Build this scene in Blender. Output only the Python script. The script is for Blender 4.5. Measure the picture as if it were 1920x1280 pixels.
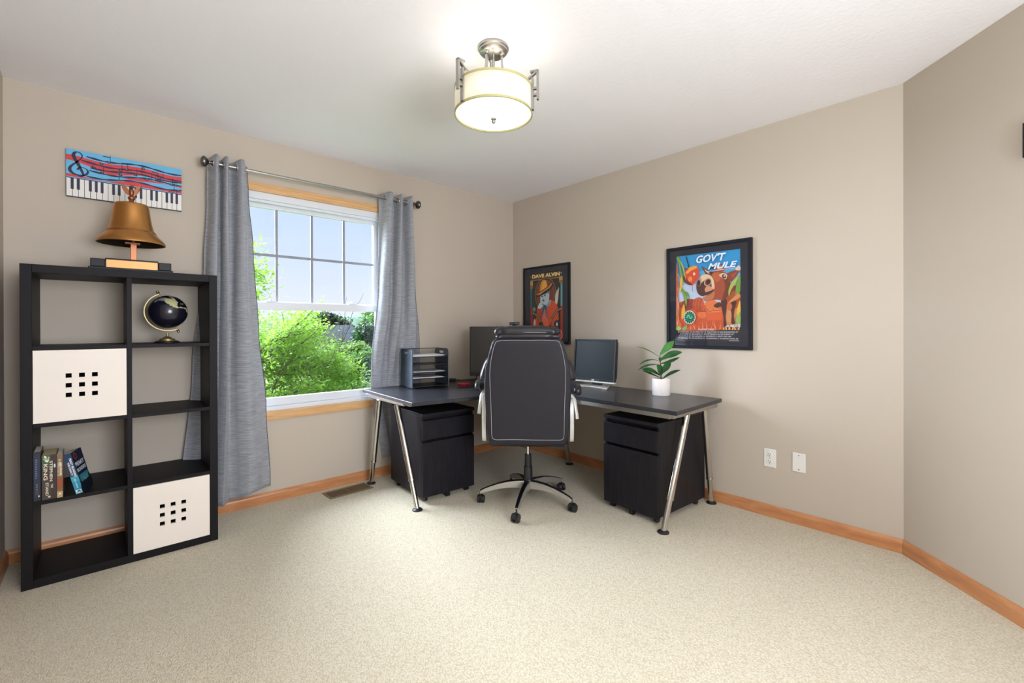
import bpy, math, random
import numpy as np
from mathutils import Vector, Matrix
PI = math.pi
R_ = math.radians
for o in list(bpy.data.objects): bpy.data.objects.remove(o)
SC = bpy.context.scene
COL = SC.collection

# ---------------------------------------------------------------- camera
def make_camera():
    f, yaw, pit, rol = 852.0, 0.736, -0.002, -0.003
    fw = Vector((math.sin(yaw)*math.cos(pit), math.cos(yaw)*math.cos(pit), math.sin(pit)))
    r0 = Vector((math.cos(yaw), -math.sin(yaw), 0)); u0 = r0.cross(fw)
    r = r0*math.cos(rol)+u0*math.sin(rol); u = -r0*math.sin(rol)+u0*math.cos(rol)
    cd = bpy.data.cameras.new('camera'); co = bpy.data.objects.new('camera', cd); COL.objects.link(co)
    m = Matrix(((r.x,u.x,-fw.x,-3.090),(r.y,u.y,-fw.y,-3.391),(r.z,u.z,-fw.z,1.179),(0,0,0,1)))
    co.matrix_world = m
    cd.sensor_width = 36; cd.sensor_fit = 'HORIZONTAL'; cd.lens = f/1920*36
    cd.shift_y = -24.4/1920; cd.clip_start = 0.02; cd.clip_end = 600
    SC.camera = co
make_camera()

# ---------------------------------------------------------------- world, sun, exposure
SC.view_settings.view_transform = 'Standard'
SC.view_settings.look = 'None'
SC.view_settings.gamma = 1
SC.view_settings.exposure = 0.0
def srgb(r, g=None, b=None):
    if g is None: r, g, b = r
    def c(v):
        v = v/255.0
        return v/12.92 if v <= 0.04045 else ((v+0.055)/1.055)**2.4
    return (c(r), c(g), c(b), 1.0)
W = bpy.data.worlds.new('sky'); SC.world = W; W.use_nodes = True
nt = W.node_tree; nt.nodes.clear()
tc = nt.nodes.new('ShaderNodeTexCoord'); sx = nt.nodes.new('ShaderNodeSeparateXYZ')
rp = nt.nodes.new('ShaderNodeValToRGB'); bg = nt.nodes.new('ShaderNodeBackground'); wo = nt.nodes.new('ShaderNodeOutputWorld')
nt.links.new(tc.outputs['Generated'], sx.inputs[0]); nt.links.new(sx.outputs['Z'], rp.inputs[0])
e = rp.color_ramp.elements
e[0].position = 0.0; e[0].color = srgb(236,238,250)
e[1].position = 0.5; e[1].color = srgb(176,206,248)
k = e.new(0.12); k.color = srgb(214,227,251)
k = e.new(0.24); k.color = srgb(196,217,250)
nt.links.new(rp.outputs[0], bg.inputs[0]); bg.inputs[1].default_value = 1.15
nt.links.new(bg.outputs[0], wo.inputs[0])

def sun(name, direction, strength, angle, color):
    d = bpy.data.lights.new(name, 'SUN'); d.energy = strength; d.angle = R_(angle); d.color = color
    o = bpy.data.objects.new(name, d); COL.objects.link(o)
    o.rotation_euler = Vector(direction).to_track_quat('-Z', 'Y').to_euler(); return o
sun('daylight', (0.36, -0.80, -0.46), 35.0, 70, (0.82, 0.90, 1.0))
def area(name, loc, target, sx_, sy_, power, color):
    d = bpy.data.lights.new(name, 'AREA'); d.shape = 'RECTANGLE'; d.size = sx_; d.size_y = sy_; d.energy = power; d.color = color
    o = bpy.data.objects.new(name, d); COL.objects.link(o); o.location = loc
    o.rotation_euler = (Vector(target)-Vector(loc)).to_track_quat('-Z', 'Z').to_euler(); return o
area('bounce_fill_light', (-2.35, -4.62, 1.45), (-2.62, -2.7, 2.15), 1.3, 1.5, 112, (0.89, 0.935, 1.0))  # added fill lamp behind the camera, acts like bounced flash

# ---------------------------------------------------------------- helpers
class MB:
    def __init__(s): s.v = []; s.f = []; s.m = []
    def add(s, vs, fs, m=0):
        n = len(s.v); s.v += [tuple(p) for p in vs]
        for f in fs: s.f.append(tuple(i+n for i in f)); s.m.append(m)
        return s
    def box(s, x0, x1, y0, y1, z0, z1, m=0):
        vs = [(x,y,z) for z in (z0,z1) for y in (y0,y1) for x in (x0,x1)]
        return s.add(vs, [(0,2,3,1),(4,5,7,6),(0,1,5,4),(2,6,7,3),(0,4,6,2),(1,3,7,5)], m)
    def obox(s, c, ax, hy, hz, m=0, up=(0,0,1)):
        """box along vector ax starting at c, half widths"""
        c = Vector(c); ax = Vector(ax); d = ax.normalized(); u = Vector(up)
        sd = d.cross(u)
        if sd.length < 1e-4: sd = d.cross(Vector((1,0,0)))
        sd.normalize(); u2 = sd.cross(d).normalized()
        vs = []
        for t in (0,1):
            for a,b in ((-1,-1),(1,-1),(1,1),(-1,1)):
                vs.append(c+ax*t+sd*hy*a+u2*hz*b)
        return s.add(vs, [(3,2,1,0),(4,5,6,7),(0,1,5,4),(1,2,6,5),(2,3,7,6),(3,0,4,7)], m)
    def prism(s, pts, z0, z1, m=0):
        n = len(pts); vs = [(p[0],p[1],z0) for p in pts]+[(p[0],p[1],z1) for p in pts]
        a = sum(pts[i][0]*pts[(i+1)%n][1]-pts[(i+1)%n][0]*pts[i][1] for i in range(n))
        fs = [tuple(range(n))[::-1], tuple(range(n,2*n))]+[(i,(i+1)%n,n+(i+1)%n,n+i) for i in range(n)]
        if a < 0: fs = [f[::-1] for f in fs]
        return s.add(vs, fs, m)
    def xprism(s, pts, fn, m=0):
        """pts 2D outline, fn(p, t) -> 3D for t=0,1"""
        n = len(pts); vs = [fn(p,0) for p in pts]+[fn(p,1) for p in pts]
        return s.add(vs, [tuple(range(n))[::-1], tuple(range(n,2*n))]+[(i,(i+1)%n,n+(i+1)%n,n+i) for i in range(n)], m)
    def tube(s, pts, r, seg=10, m=0, caps=True, flat=None):
        pts = [Vector(p) for p in pts]; n = len(pts)
        rs = r if isinstance(r,(list,tuple)) else [r]*n
        rings = []; prev = None
        for i,p in enumerate(pts):
            t = (pts[min(i+1,n-1)]-pts[max(i-1,0)]).normalized()
            if prev is None:
                a = Vector((0,0,1)) if abs(t.z) < 0.9 else Vector((1,0,0))
                u = t.cross(a).normalized()
            else:
                u = (prev-t*prev.dot(t)).normalized()
            w = t.cross(u).normalized(); prev = u
            rings.append([p+(u*math.cos(2*PI*k/seg)+w*math.sin(2*PI*k/seg)*(flat or 1))*rs[i] for k in range(seg)])
        vs = [q for rg in rings for q in rg]; fs = []
        for i in range(n-1):
            for k in range(seg):
                fs.append((i*seg+k, i*seg+(k+1)%seg, (i+1)*seg+(k+1)%seg, (i+1)*seg+k))
        if caps: fs += [tuple(range(seg))[::-1], tuple(range((n-1)*seg, n*seg))]
        return s.add(vs, fs, m)
    def lathe(s, prof, c=(0,0,0), seg=32, m=0, ax='z', close=True):
        vs = []; n = len(prof)
        for (r,z) in prof:
            for k in range(seg):
                a = 2*PI*k/seg; x = r*math.cos(a); y = r*math.sin(a)
                if ax == 'z': q = (c[0]+x, c[1]+y, c[2]+z)
                elif ax == 'x': q = (c[0]+z, c[1]+x, c[2]+y)
                else: q = (c[0]+y, c[1]+z, c[2]+x)
                vs.append(q)
        fs = [(i*seg+k, i*seg+(k+1)%seg, (i+1)*seg+(k+1)%seg, (i+1)*seg+k) for i in range(n-1) for k in range(seg)]
        if close:
            fs += [tuple(range(seg))[::-1], tuple(range((n-1)*seg, n*seg))]
        return s.add(vs, fs, m)
    def ball(s, c, r, seg=16, rings=10, m=0, sc=(1,1,1)):
        pr = [(math.sin(PI*i/rings)*r+1e-5, -math.cos(PI*i/rings)*r) for i in range(rings+1)]
        n0 = len(s.v); s.lathe(pr, (0,0,0), seg, m)
        for i in range(n0, len(s.v)):
            v = s.v[i]; s.v[i] = (c[0]+v[0]*sc[0], c[1]+v[1]*sc[1], c[2]+v[2]*sc[2])
        return s
    def torus(s, c, R, r, seg=24, rs=8, m=0, ax='z'):
        vs = []; fs = []
        for i in range(seg):
            a = 2*PI*i/seg
            for j in range(rs):
                b = 2*PI*j/rs; rr = R+r*math.cos(b); x,y,z = rr*math.cos(a), rr*math.sin(a), r*math.sin(b)
                if ax == 'x': x,y,z = z,x,y
                elif ax == 'y': x,y,z = y,z,x
                vs.append((c[0]+x,c[1]+y,c[2]+z))
                fs.append((i*rs+j, ((i+1)%seg)*rs+j, ((i+1)%seg)*rs+(j+1)%rs, i*rs+(j+1)%rs))
        return s.add(vs, fs, m)
    def loft(s, rows, n=36, m=0, e=3.0):
        """rows of (z, cx, cy, hx, hy[, exponent]) superellipse sections"""
        vs = []; k = len(rows)
        for rw in rows:
            z,cx,cy,hx,hy = rw[:5]; ee = rw[5] if len(rw) > 5 else e
            for i in range(n):
                a = 2*PI*i/n; ca, sa = math.cos(a), math.sin(a)
                vs.append((cx+hx*math.copysign(abs(ca)**(2/ee), ca), cy+hy*math.copysign(abs(sa)**(2/ee), sa), z))
        fs = [(i*n+j, i*n+(j+1)%n, (i+1)*n+(j+1)%n, (i+1)*n+j) for i in range(k-1) for j in range(n)]
        fs += [tuple(range(n))[::-1], tuple(range((k-1)*n, k*n))]
        return s.add(vs, fs, m)
    def grid(s, fn, nu, nv, m=0):
        vs = [fn(i/nu, j/nv) for j in range(nv+1) for i in range(nu+1)]
        return s.add(vs, [(j*(nu+1)+i, j*(nu+1)+i+1, (j+1)*(nu+1)+i+1, (j+1)*(nu+1)+i) for j in range(nv) for i in range(nu)], m)
    def build(s, name, mats, parent=None, smooth=False, bevel=0, seg=2, angle=40, subsurf=0, solid=0):
        me = bpy.data.meshes.new(name); me.from_pydata(s.v, [], s.f)
        if not isinstance(mats, (list,tuple)): mats = [mats]
        for mt in mats: me.materials.append(mt)
        me.polygons.foreach_set('material_index', s.m)
        me.update()
        o = bpy.data.objects.new(name, me); COL.objects.link(o)
        if smooth:
            me.polygons.foreach_set('use_smooth', [True]*len(me.polygons))
            try: me.set_sharp_from_angle(angle=R_(angle))
            except Exception: pass
        if solid:
            md = o.modifiers.new('solid','SOLIDIFY'); md.thickness = solid; md.offset = 0
        if subsurf:
            md = o.modifiers.new('sub','SUBSURF'); md.levels = subsurf; md.render_levels = subsurf
        if bevel:
            md = o.modifiers.new('bevel','BEVEL'); md.width = bevel; md.segments = seg; md.limit_method = 'ANGLE'; md.angle_limit = R_(35)
            md.harden_normals = False
        if parent: o.parent = parent
        return o

def tag(o, label=None, cat=None, group=None, kind=None):
    if label: o['label'] = label
    if cat: o['category'] = cat
    if group: o['group'] = group
    if kind: o['kind'] = kind
    return o
def thing(name, label, cat, loc=(0,0,0), rz=0, group=None, kind=None):
    o = bpy.data.objects.new(name, None); COL.objects.link(o); o.empty_display_size = 0.1
    o.location = loc; o.rotation_euler = (0,0,R_(rz)); tag(o, label, cat, group, kind); return o
def copy_tree(o, parent=None):
    c = o.copy(); COL.objects.link(c); c.parent = parent
    for ch in [q for q in bpy.data.objects if q.parent == o]: copy_tree(ch, c)
    return c
def struct(o, label=None): 
    o['kind'] = 'structure'
    if label: o['label'] = label
    return o

# ---------------------------------------------------------------- materials
def new_mat(name):
    m = bpy.data.materials.new(name); m.use_nodes = True
    n = m.node_tree; b = n.nodes.get('Principled BSDF'); return m, n, b
def mapping(n, scale=(1,1,1), coord='Object', rot=(0,0,0)):
    t = n.nodes.new('ShaderNodeTexCoord'); mp = n.nodes.new('ShaderNodeMapping')
    mp.inputs['Scale'].default_value = scale; mp.inputs['Rotation'].default_value = rot
    n.links.new(t.outputs[coord], mp.inputs[0]); return mp
def mat(name, col, rough=0.5, metal=0.0, var=0.05, nscale=20, bump=0.0, bscale=200, stretch=(1,1,1), coat=0.0, spec=None, sheen=0, trans=0, sss=0):
    m, n, b = new_mat(name)
    c = srgb(col); mp = mapping(n, stretch)
    nz = n.nodes.new('ShaderNodeTexNoise'); nz.inputs['Scale'].default_value = nscale; nz.inputs['Detail'].default_value = 4
    n.links.new(mp.outputs[0], nz.inputs['Vector'])
    mx = n.nodes.new('ShaderNodeMix'); mx.data_type = 'RGBA'
    mx.inputs[6].default_value = tuple(max(0,v*(1-var)) for v in c[:3])+(1,)
    mx.inputs[7].default_value = tuple(min(1,v*(1+var)) for v in c[:3])+(1,)
    n.links.new(nz.outputs[0], mx.inputs[0]); n.links.new(mx.outputs[2], b.inputs['Base Color'])
    b.inputs['Roughness'].default_value = rough; b.inputs['Metallic'].default_value = metal
    if coat: b.inputs['Coat Weight'].default_value = coat; b.inputs['Coat Roughness'].default_value = 0.08
    if spec is not None: b.inputs['Specular IOR Level'].default_value = spec
    if sheen: b.inputs['Sheen Weight'].default_value = sheen
    if sss: b.inputs['Subsurface Weight'].default_value = sss
    if bump:
        n2 = n.nodes.new('ShaderNodeTexNoise'); n2.inputs['Scale'].default_value = bscale; n2.inputs['Detail'].default_value = 3
        n.links.new(mp.outputs[0], n2.inputs['Vector'])
        bp = n.nodes.new('ShaderNodeBump'); bp.inputs['Strength'].default_value = bump; bp.inputs['Distance'].default_value = 0.004
        n.links.new(n2.outputs[0], bp.inputs['Height']); n.links.new(bp.outputs[0], b.inputs['Normal'])
    return m
def wood(name, ca, cb, rough=0.4, scale=(1,1,1), ns=6, contrast=1, coat=0, spec=0.5):
    m, n, b = new_mat(name); mp = mapping(n, scale)
    nz = n.nodes.new('ShaderNodeTexNoise'); nz.inputs['Scale'].default_value = ns; nz.inputs['Detail'].default_value = 8; nz.inputs['Distortion'].default_value = 0.6
    n.links.new(mp.outputs[0], nz.inputs['Vector'])
    r = n.nodes.new('ShaderNodeValToRGB'); r.color_ramp.elements[0].position = 0.5-0.22/contrast; r.color_ramp.elements[1].position = 0.5+0.22/contrast
    r.color_ramp.elements[0].color = srgb(ca); r.color_ramp.elements[1].color = srgb(cb)
    n.links.new(nz.outputs[0], r.inputs[0]); n.links.new(r.outputs[0], b.inputs['Base Color'])
    b.inputs['Roughness'].default_value = rough
    b.inputs['Specular IOR Level'].default_value = spec
    bp = n.nodes.new('ShaderNodeBump'); bp.inputs['Strength'].default_value = 0.15; bp.inputs['Distance'].default_value = 0.001
    n.links.new(nz.outputs[0], bp.inputs['Height']); n.links.new(bp.outputs[0], b.inputs['Normal'])
    return m
def carpet_mat():
    m, n, b = new_mat('beige loop carpet'); mp = mapping(n, (1,1,1), 'Object', (0,0,0.2))
    nz = n.nodes.new('ShaderNodeTexNoise'); nz.inputs['Scale'].default_value = 60; nz.inputs['Detail'].default_value = 2
    n.links.new(mp.outputs[0], nz.inputs['Vector'])
    ad = n.nodes.new('ShaderNodeVectorMath'); ad.operation = 'MULTIPLY_ADD'; ad.inputs[1].default_value = (0.004,0.004,0)
    n.links.new(nz.outputs['Color'], ad.inputs[0]); n.links.new(mp.outputs[0], ad.inputs[2])
    vo = n.nodes.new('ShaderNodeTexVoronoi'); vo.inputs['Scale'].default_value = 210; vo.inputs['Randomness'].default_value = 0.8
    mp2 = n.nodes.new('ShaderNodeMapping'); mp2.inputs['Scale'].default_value = (1,0.62,1)
    n.links.new(ad.outputs[0], mp2.inputs[0]); n.links.new(mp2.outputs[0], vo.inputs['Vector'])
    r = n.nodes.new('ShaderNodeValToRGB'); r.color_ramp.elements[0].position = 0.25; r.color_ramp.elements[1].position = 0.75
    r.color_ramp.elements[0].color = srgb(226,218,198); r.color_ramp.elements[1].color = srgb(198,186,158)
    n.links.new(vo.outputs['Distance'], r.inputs[0])
    n3 = n.nodes.new('ShaderNodeTexNoise'); n3.inputs['Scale'].default_value = 2.2; n3.inputs['Detail'].default_value = 5
    n.links.new(mp.outputs[0], n3.inputs['Vector'])
    mx = n.nodes.new('ShaderNodeMix'); mx.data_type = 'RGBA'; mx.blend_type = 'MULTIPLY'; mx.inputs[0].default_value = 0.08
    n.links.new(r.outputs[0], mx.inputs[6]); n.links.new(n3.outputs[0], mx.inputs[7]); n.links.new(mx.outputs[2], b.inputs['Base Color'])
    b.inputs['Roughness'].default_value = 0.95; b.inputs['Specular IOR Level'].default_value = 0.1; b.inputs['Sheen Weight'].default_value = 0.15
    iv = n.nodes.new('ShaderNodeMath'); iv.operation = 'SUBTRACT'; iv.inputs[0].default_value = 1.0
    n.links.new(vo.outputs['Distance'], iv.inputs[1])
    bp = n.nodes.new('ShaderNodeBump'); bp.inputs['Strength'].default_value = 0.75; bp.inputs['Distance'].default_value = 0.004
    n.links.new(iv.outputs[0], bp.inputs['Height']); n.links.new(bp.outputs[0], b.inputs['Normal'])
    return m
def glass_mat(name, tint=(1,1,1), rough=0.0, refl=1.0):
    m, n, b = new_mat(name); n.nodes.remove(b); out = n.nodes['Material Output']
    t = n.nodes.new('ShaderNodeBsdfTransparent'); t.inputs[0].default_value = tint+(1,)
    g = n.nodes.new('ShaderNodeBsdfGlossy'); g.inputs['Roughness'].default_value = rough
    fr = n.nodes.new('ShaderNodeLayerWeight'); fr.inputs[0].default_value = 0.5
    pw = n.nodes.new('ShaderNodeMath'); pw.operation = 'POWER'; pw.inputs[1].default_value = 5; n.links.new(fr.outputs['Facing'], pw.inputs[0])
    ml = n.nodes.new('ShaderNodeMath'); ml.operation = 'MULTIPLY_ADD'; ml.inputs[1].default_value = 0.5*refl; ml.inputs[2].default_value = 0.03*refl
    n.links.new(pw.outputs[0], ml.inputs[0])
    mx = n.nodes.new('ShaderNodeMixShader'); n.links.new(ml.outputs[0], mx.inputs[0]); n.links.new(t.outputs[0], mx.inputs[1]); n.links.new(g.outputs[0], mx.inputs[2])
    n.links.new(mx.outputs[0], out.inputs[0]); return m
def emit_mat(name, col, strength, base=(245,245,240)):
    m, n, b = new_mat(name); b.inputs['Base Color'].default_value = srgb(base); b.inputs['Roughness'].default_value = 0.5
    b.inputs['Emission Color'].default_value = srgb(col); b.inputs['Emission Strength'].default_value = strength; return m
def fabric_mat(name, ca, cb):
    """slubby woven cloth with horizontal streaks"""
    m, n, b = new_mat(name); mp = mapping(n, (9,9,230))
    nz = n.nodes.new('ShaderNodeTexNoise'); nz.inputs['Scale'].default_value = 1.6; nz.inputs['Detail'].default_value = 5; nz.inputs['Roughness'].default_value = 0.7
    n.links.new(mp.outputs[0], nz.inputs['Vector'])
    r = n.nodes.new('ShaderNodeValToRGB'); r.color_ramp.elements[0].position = 0.36; r.color_ramp.elements[1].position = 0.64
    r.color_ramp.elements[0].color = srgb(ca); r.color_ramp.elements[1].color = srgb(cb)
    n.links.new(nz.outputs[0], r.inputs[0]); n.links.new(r.outputs[0], b.inputs['Base Color'])
    b.inputs['Roughness'].default_value = 0.75; b.inputs['Sheen Weight'].default_value = 0.25
    out = n.nodes['Material Output']; tr = n.nodes.new('ShaderNodeBsdfTranslucent'); tr.inputs[0].default_value = srgb(170,172,180)
    mx = n.nodes.new('ShaderNodeMixShader'); mx.inputs[0].default_value = 0.12
    n.links.new(b.outputs[0], mx.inputs[1]); n.links.new(tr.outputs[0], mx.inputs[2]); n.links.new(mx.outputs[0], out.inputs[0])
    bp = n.nodes.new('ShaderNodeBump'); bp.inputs['Strength'].default_value = 0.2; bp.inputs['Distance'].default_value = 0.001
    n.links.new(nz.outputs[0], bp.inputs['Height']); n.links.new(bp.outputs[0], b.inputs['Normal'])
    return m
def art_mat(name, rough=0.45, coat=0.0):
    m, n, b = new_mat(name); a = n.nodes.new('ShaderNodeVertexColor'); a.layer_name = 'Col'
    n.links.new(a.outputs[0], b.inputs['Base Color']); b.inputs['Roughness'].default_value = rough
    if coat: b.inputs['Coat Weight'].default_value = coat
    return m
def leather_mat(name, col, rough=0.38, spec=0.5):
    m, n, b = new_mat(name); mp = mapping(n)
    vo = n.nodes.new('ShaderNodeTexVoronoi'); vo.inputs['Scale'].default_value = 260
    n.links.new(mp.outputs[0], vo.inputs['Vector'])
    nz = n.nodes.new('ShaderNodeTexNoise'); nz.inputs['Scale'].default_value = 14; nz.inputs['Detail'].default_value = 4
    n.links.new(mp.outputs[0], nz.inputs['Vector'])
    ad = n.nodes.new('ShaderNodeMath'); ad.operation = 'MULTIPLY_ADD'; ad.inputs[1].default_value = 0.12
    n.links.new(vo.outputs['Distance'], ad.inputs[0]); n.links.new(nz.outputs[0], ad.inputs[2])
    bp = n.nodes.new('ShaderNodeBump'); bp.inputs['Strength'].default_value = 0.25; bp.inputs['Distance'].default_value = 0.004
    n.links.new(ad.outputs[0], bp.inputs['Height']); n.links.new(bp.outputs[0], b.inputs['Normal'])
    b.inputs['Base Color'].default_value = srgb(col); b.inputs['Roughness'].default_value = rough; b.inputs['Specular IOR Level'].default_value = spec
    return m
def mesh_mat(name, col, open_=0.45):
    m, n, b = new_mat(name); b.inputs['Base Color'].default_value = srgb(col); b.inputs['Metallic'].default_value = 0.6; b.inputs['Roughness'].default_value = 0.4
    mp = mapping(n, (1,1,1)); out = n.nodes['Material Output']
    vo = n.nodes.new('ShaderNodeTexVoronoi'); vo.inputs['Scale'].default_value = 420; vo.inputs['Randomness'].default_value = 0.0
    n.links.new(mp.outputs[0], vo.inputs['Vector'])
    lt = n.nodes.new('ShaderNodeMath'); lt.operation = 'LESS_THAN'; lt.inputs[1].default_value = open_
    n.links.new(vo.outputs['Distance'], lt.inputs[0])
    t = n.nodes.new('ShaderNodeBsdfTransparent'); mx = n.nodes.new('ShaderNodeMixShader')
    n.links.new(lt.outputs[0], mx.inputs[0]); n.links.new(b.outputs[0], mx.inputs[1]); n.links.new(t.outputs[0], mx.inputs[2]); n.links.new(mx.outputs[0], out.inputs[0])
    return m
def leaf_mat(name, ca, cb, trans=0.4, scale=3):
    m, n, b = new_mat(name); mp = mapping(n)
    nz = n.nodes.new('ShaderNodeTexNoise'); nz.inputs['Scale'].default_value = scale; nz.inputs['Detail'].default_value = 6
    n.links.new(mp.outputs[0], nz.inputs['Vector'])
    r = n.nodes.new('ShaderNodeValToRGB'); r.color_ramp.elements[0].position = 0.35; r.color_ramp.elements[1].position = 0.65
    r.color_ramp.elements[0].color = srgb(ca); r.color_ramp.elements[1].color = srgb(cb)
    n.links.new(nz.outputs[0], r.inputs[0]); n.links.new(r.outputs[0], b.inputs['Base Color']); b.inputs['Roughness'].default_value = 0.6
    out = n.nodes['Material Output']; tr = n.nodes.new('ShaderNodeBsdfTranslucent'); n.links.new(r.outputs[0], tr.inputs[0])
    mx = n.nodes.new('ShaderNodeMixShader'); mx.inputs[0].default_value = trans
    n.links.new(b.outputs[0], mx.inputs[1]); n.links.new(tr.outputs[0], mx.inputs[2]); n.links.new(mx.outputs[0], out.inputs[0])
    return m

M = {}
M['wall'] = mat('beige wall paint', (194,182,167), 0.7, var=0.012, nscale=3, bump=0.06, bscale=160)
M['ceil'] = mat('textured white ceiling', (245,243,246), 0.85, var=0.01, nscale=8, bump=0.3, bscale=60)
M['carpet'] = carpet_mat()
M['oak'] = wood('honey oak trim', (204,156,102), (226,182,130), 0.35, (1.2,1.2,14), 5)
M['base'] = wood('oak baseboard', (180,118,76), (206,146,98), 0.32, (1.6,1.6,10), 4)
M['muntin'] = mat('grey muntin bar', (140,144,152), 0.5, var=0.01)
M['vinyl'] = mat('white vinyl', (224,227,233), 0.35, var=0.01)
M['black'] = wood('black brown veneer', (30,28,32), (44,41,45), 0.38, (2,22,2), 5)
M['blackv'] = wood('black brown cabinet veneer', (18,17,22), (33,31,37), 0.45, (14,14,1.5), 5, spec=0.22)
M['desk'] = wood('black desktop laminate', (32,32,38), (54,54,60), 0.28, (20,2,2), 5, spec=0.4)
M['kall'] = mat('black brown shelf foil', (22,19,22), 0.55, spec=0.18, var=0.08, nscale=6, stretch=(20,20,1.5))
M['whitep'] = mat('white door board', (236,226,216), 0.5, var=0.01)
M['chrome'] = mat('polished chrome', (205,203,200), 0.12, 1.0, var=0.02)
M['steel'] = mat('brushed nickel', (176,174,170), 0.3, 1.0, var=0.04, nscale=60, stretch=(1,1,8))
M['gunmetal'] = mat('dark pewter', (112,108,104), 0.32, 1.0, var=0.05)
M['silverp'] = mat('silver grey plastic', (204,203,198), 0.38, 0.25, var=0.02)
M['basealu'] = mat('brushed aluminium base', (168,164,156), 0.34, 0.6, var=0.03)
M['bplastic'] = mat('black plastic', (28,28,32), 0.42, var=0.05)
M['bgloss'] = mat('glossy black plastic', (16,16,20), 0.12, var=0.02)
M['dkgrey'] = mat('dark grey metal', (70,74,82), 0.35, 0.7, var=0.04)
M['leather'] = leather_mat('black leather', (34,33,39), 0.3)
M['leatherb'] = leather_mat('charcoal back leather', (40,39,44), 0.52, 0.22)
M['stitch'] = mat('pale stitching', (176,172,180), 0.6)
M['curtain'] = fabric_mat('grey slub curtain', (126,129,138), (184,186,191))
M['lining'] = mat('dark curtain lining', (66,68,80), 0.8)
M['brass'] = mat('aged bronze bell metal', (200,144,84), 0.3, 1.0, var=0.14, nscale=7, stretch=(1,1,2.5))
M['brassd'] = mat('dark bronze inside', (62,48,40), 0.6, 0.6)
M['copper'] = mat('worn copper', (150,98,70), 0.38, 0.8, var=0.12, nscale=30)
M['gold'] = mat('polished gold plate', (200,148,88), 0.42, 0.35, var=0.08, nscale=9)
M['goldp'] = mat('pale brass', (150,134,90), 0.42, 0.75, var=0.06)
M['ebony'] = mat('black painted wood', (26,24,28), 0.45, spec=0.25, var=0.06)
M['frame'] = mat('matte black picture frame', (24,25,33), 0.5, var=0.05, spec=0.25)
M['matb'] = mat('black picture mat', (40,42,54), 0.85, var=0.03)
M['pane'] = glass_mat('picture glass', (0.97,0.97,0.97), 0.02, 1.0)
M['wglass'] = glass_mat('window glass', (0.98,0.99,1.0), 0.0, 0.6)
M['screen'] = mat('dark glossy screen', (10,11,18), 0.1, var=0.02)
M['screenm'] = mat('matte teal black screen', (20,32,38), 0.24, var=0.03)
M['paper'] = mat('white paper', (236,236,240), 0.7, var=0.01)
M['meshd'] = mesh_mat('dark wire mesh', (66,72,82), 0.5)
M['meshl'] = mesh_mat('wire mesh side', (92,102,116), 0.36)
M['pot'] = mat('matte white ceramic', (236,230,226), 0.4, var=0.02)
M['soil'] = mat('dark potting soil', (52,38,30), 0.95, var=0.3, nscale=80, bump=0.8, bscale=120)
M['red'] = mat('red silicone', (176,34,50), 0.4)
M['outlet'] = mat('white wall plate', (232,230,226), 0.35, var=0.01)
M['slot'] = mat('dark slot', (40,36,34), 0.6)
M['vent'] = mat('bronze vent metal', (134,118,92), 0.4, 0.4, var=0.06)
M['ventd'] = mat('dark duct', (22,20,18), 0.9)
M['art'] = art_mat('printed artwork', 0.5)
M['shade'] = emit_mat('glowing fabric shade', (255,244,220), 0.36, (214,206,184))
M['diff'] = emit_mat('glowing white diffuser', (255,252,250), 1.1)
M['trim_y'] = mat('olive shade trim', (176,170,118), 0.5)
M['globe'] = art_mat('globe print', 0.22, 0.3)
M['plantleaf'] = leaf_mat('fiddle leaf', (20,62,34), (52,118,52), 0.15, 9)
M['plantleaf2'] = leaf_mat('young fiddle leaf', (60,132,58), (104,176,84), 0.3, 9)
M['stem'] = mat('green brown stem', (88,84,52), 0.6)
M['bark'] = mat('grey brown bark', (92,80,70), 0.9, var=0.25, nscale=12, bump=0.8, bscale=30)
M['leafA'] = leaf_mat('bright locust leaves', (116,158,50), (170,206,86), 0.5, 1.6)
M['leafB'] = leaf_mat('mid green leaves', (70,112,44), (108,148,70), 0.35, 0.6)
M['leafC'] = leaf_mat('dark green leaves', (30,64,30), (54,90,46), 0.3, 0.5)
M['leafD'] = leaf_mat('pale willow leaves', (104,138,62), (140,168,92), 0.4, 0.7)
M['grass'] = mat('meadow grass', (104,128,56), 0.95, var=0.2, nscale=1.2)
M['hill'] = mat('wooded ridge', (70,98,74), 0.95, var=0.25, nscale=0.4)
M['roof'] = mat('grey shingles', (96,100,108), 0.8, var=0.08)
M['siding'] = mat('pale siding', (140,138,134), 0.7, var=0.03)

# ================================================================ THE ROOM
H = 2.44; XL = -3.448; YC = -3.007; YB = -4.6; XA = YC-YB      # left wall, angled wall start, back wall
T = 0.14
OX0, OX1, OZ0, OZ1 = -2.475, -1.392, 0.617, 2.094              # window opening
w = MB()
w.box(XL-T, OX0, 0, T, 0, H); w.box(OX1, T, 0, T, 0, H); w.box(OX0, OX1, 0, T, 0, OZ0); w.box(OX0, OX1, 0, T, OZ1, H)
struct(w.build('wall_window', M['wall']))
struct(MB().box(0, T, YC-0.06, 0, 0, H).build('wall_right', M['wall']))
w = MB(); s2 = T/math.sqrt(2)
w.prism([(0,YC),(-XA,YB),(-XA+s2,YB-s2),(s2,YC-s2)], 0, H)
struct(w.build('wall_angled', M['wall']))
struct(MB().box(XL-T, XL, YB-T, 0, 0, H).build('wall_left', M['wall']))
BX0, BX1, BZ0, BZ1 = -3.15, -1.8, 0.62, 2.15  # invented opening in the unseen back wall, for the fill lamp
w = MB()
w.box(XL, BX0, YB-T, YB, 0, H); w.box(BX1, -XA+0.1, YB-T, YB, 0, H); w.box(BX0, BX1, YB-T, YB, 0, BZ0); w.box(BX0, BX1, YB-T, YB, BZ1, H)
struct(w.build('wall_back', M['wall']))
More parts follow.
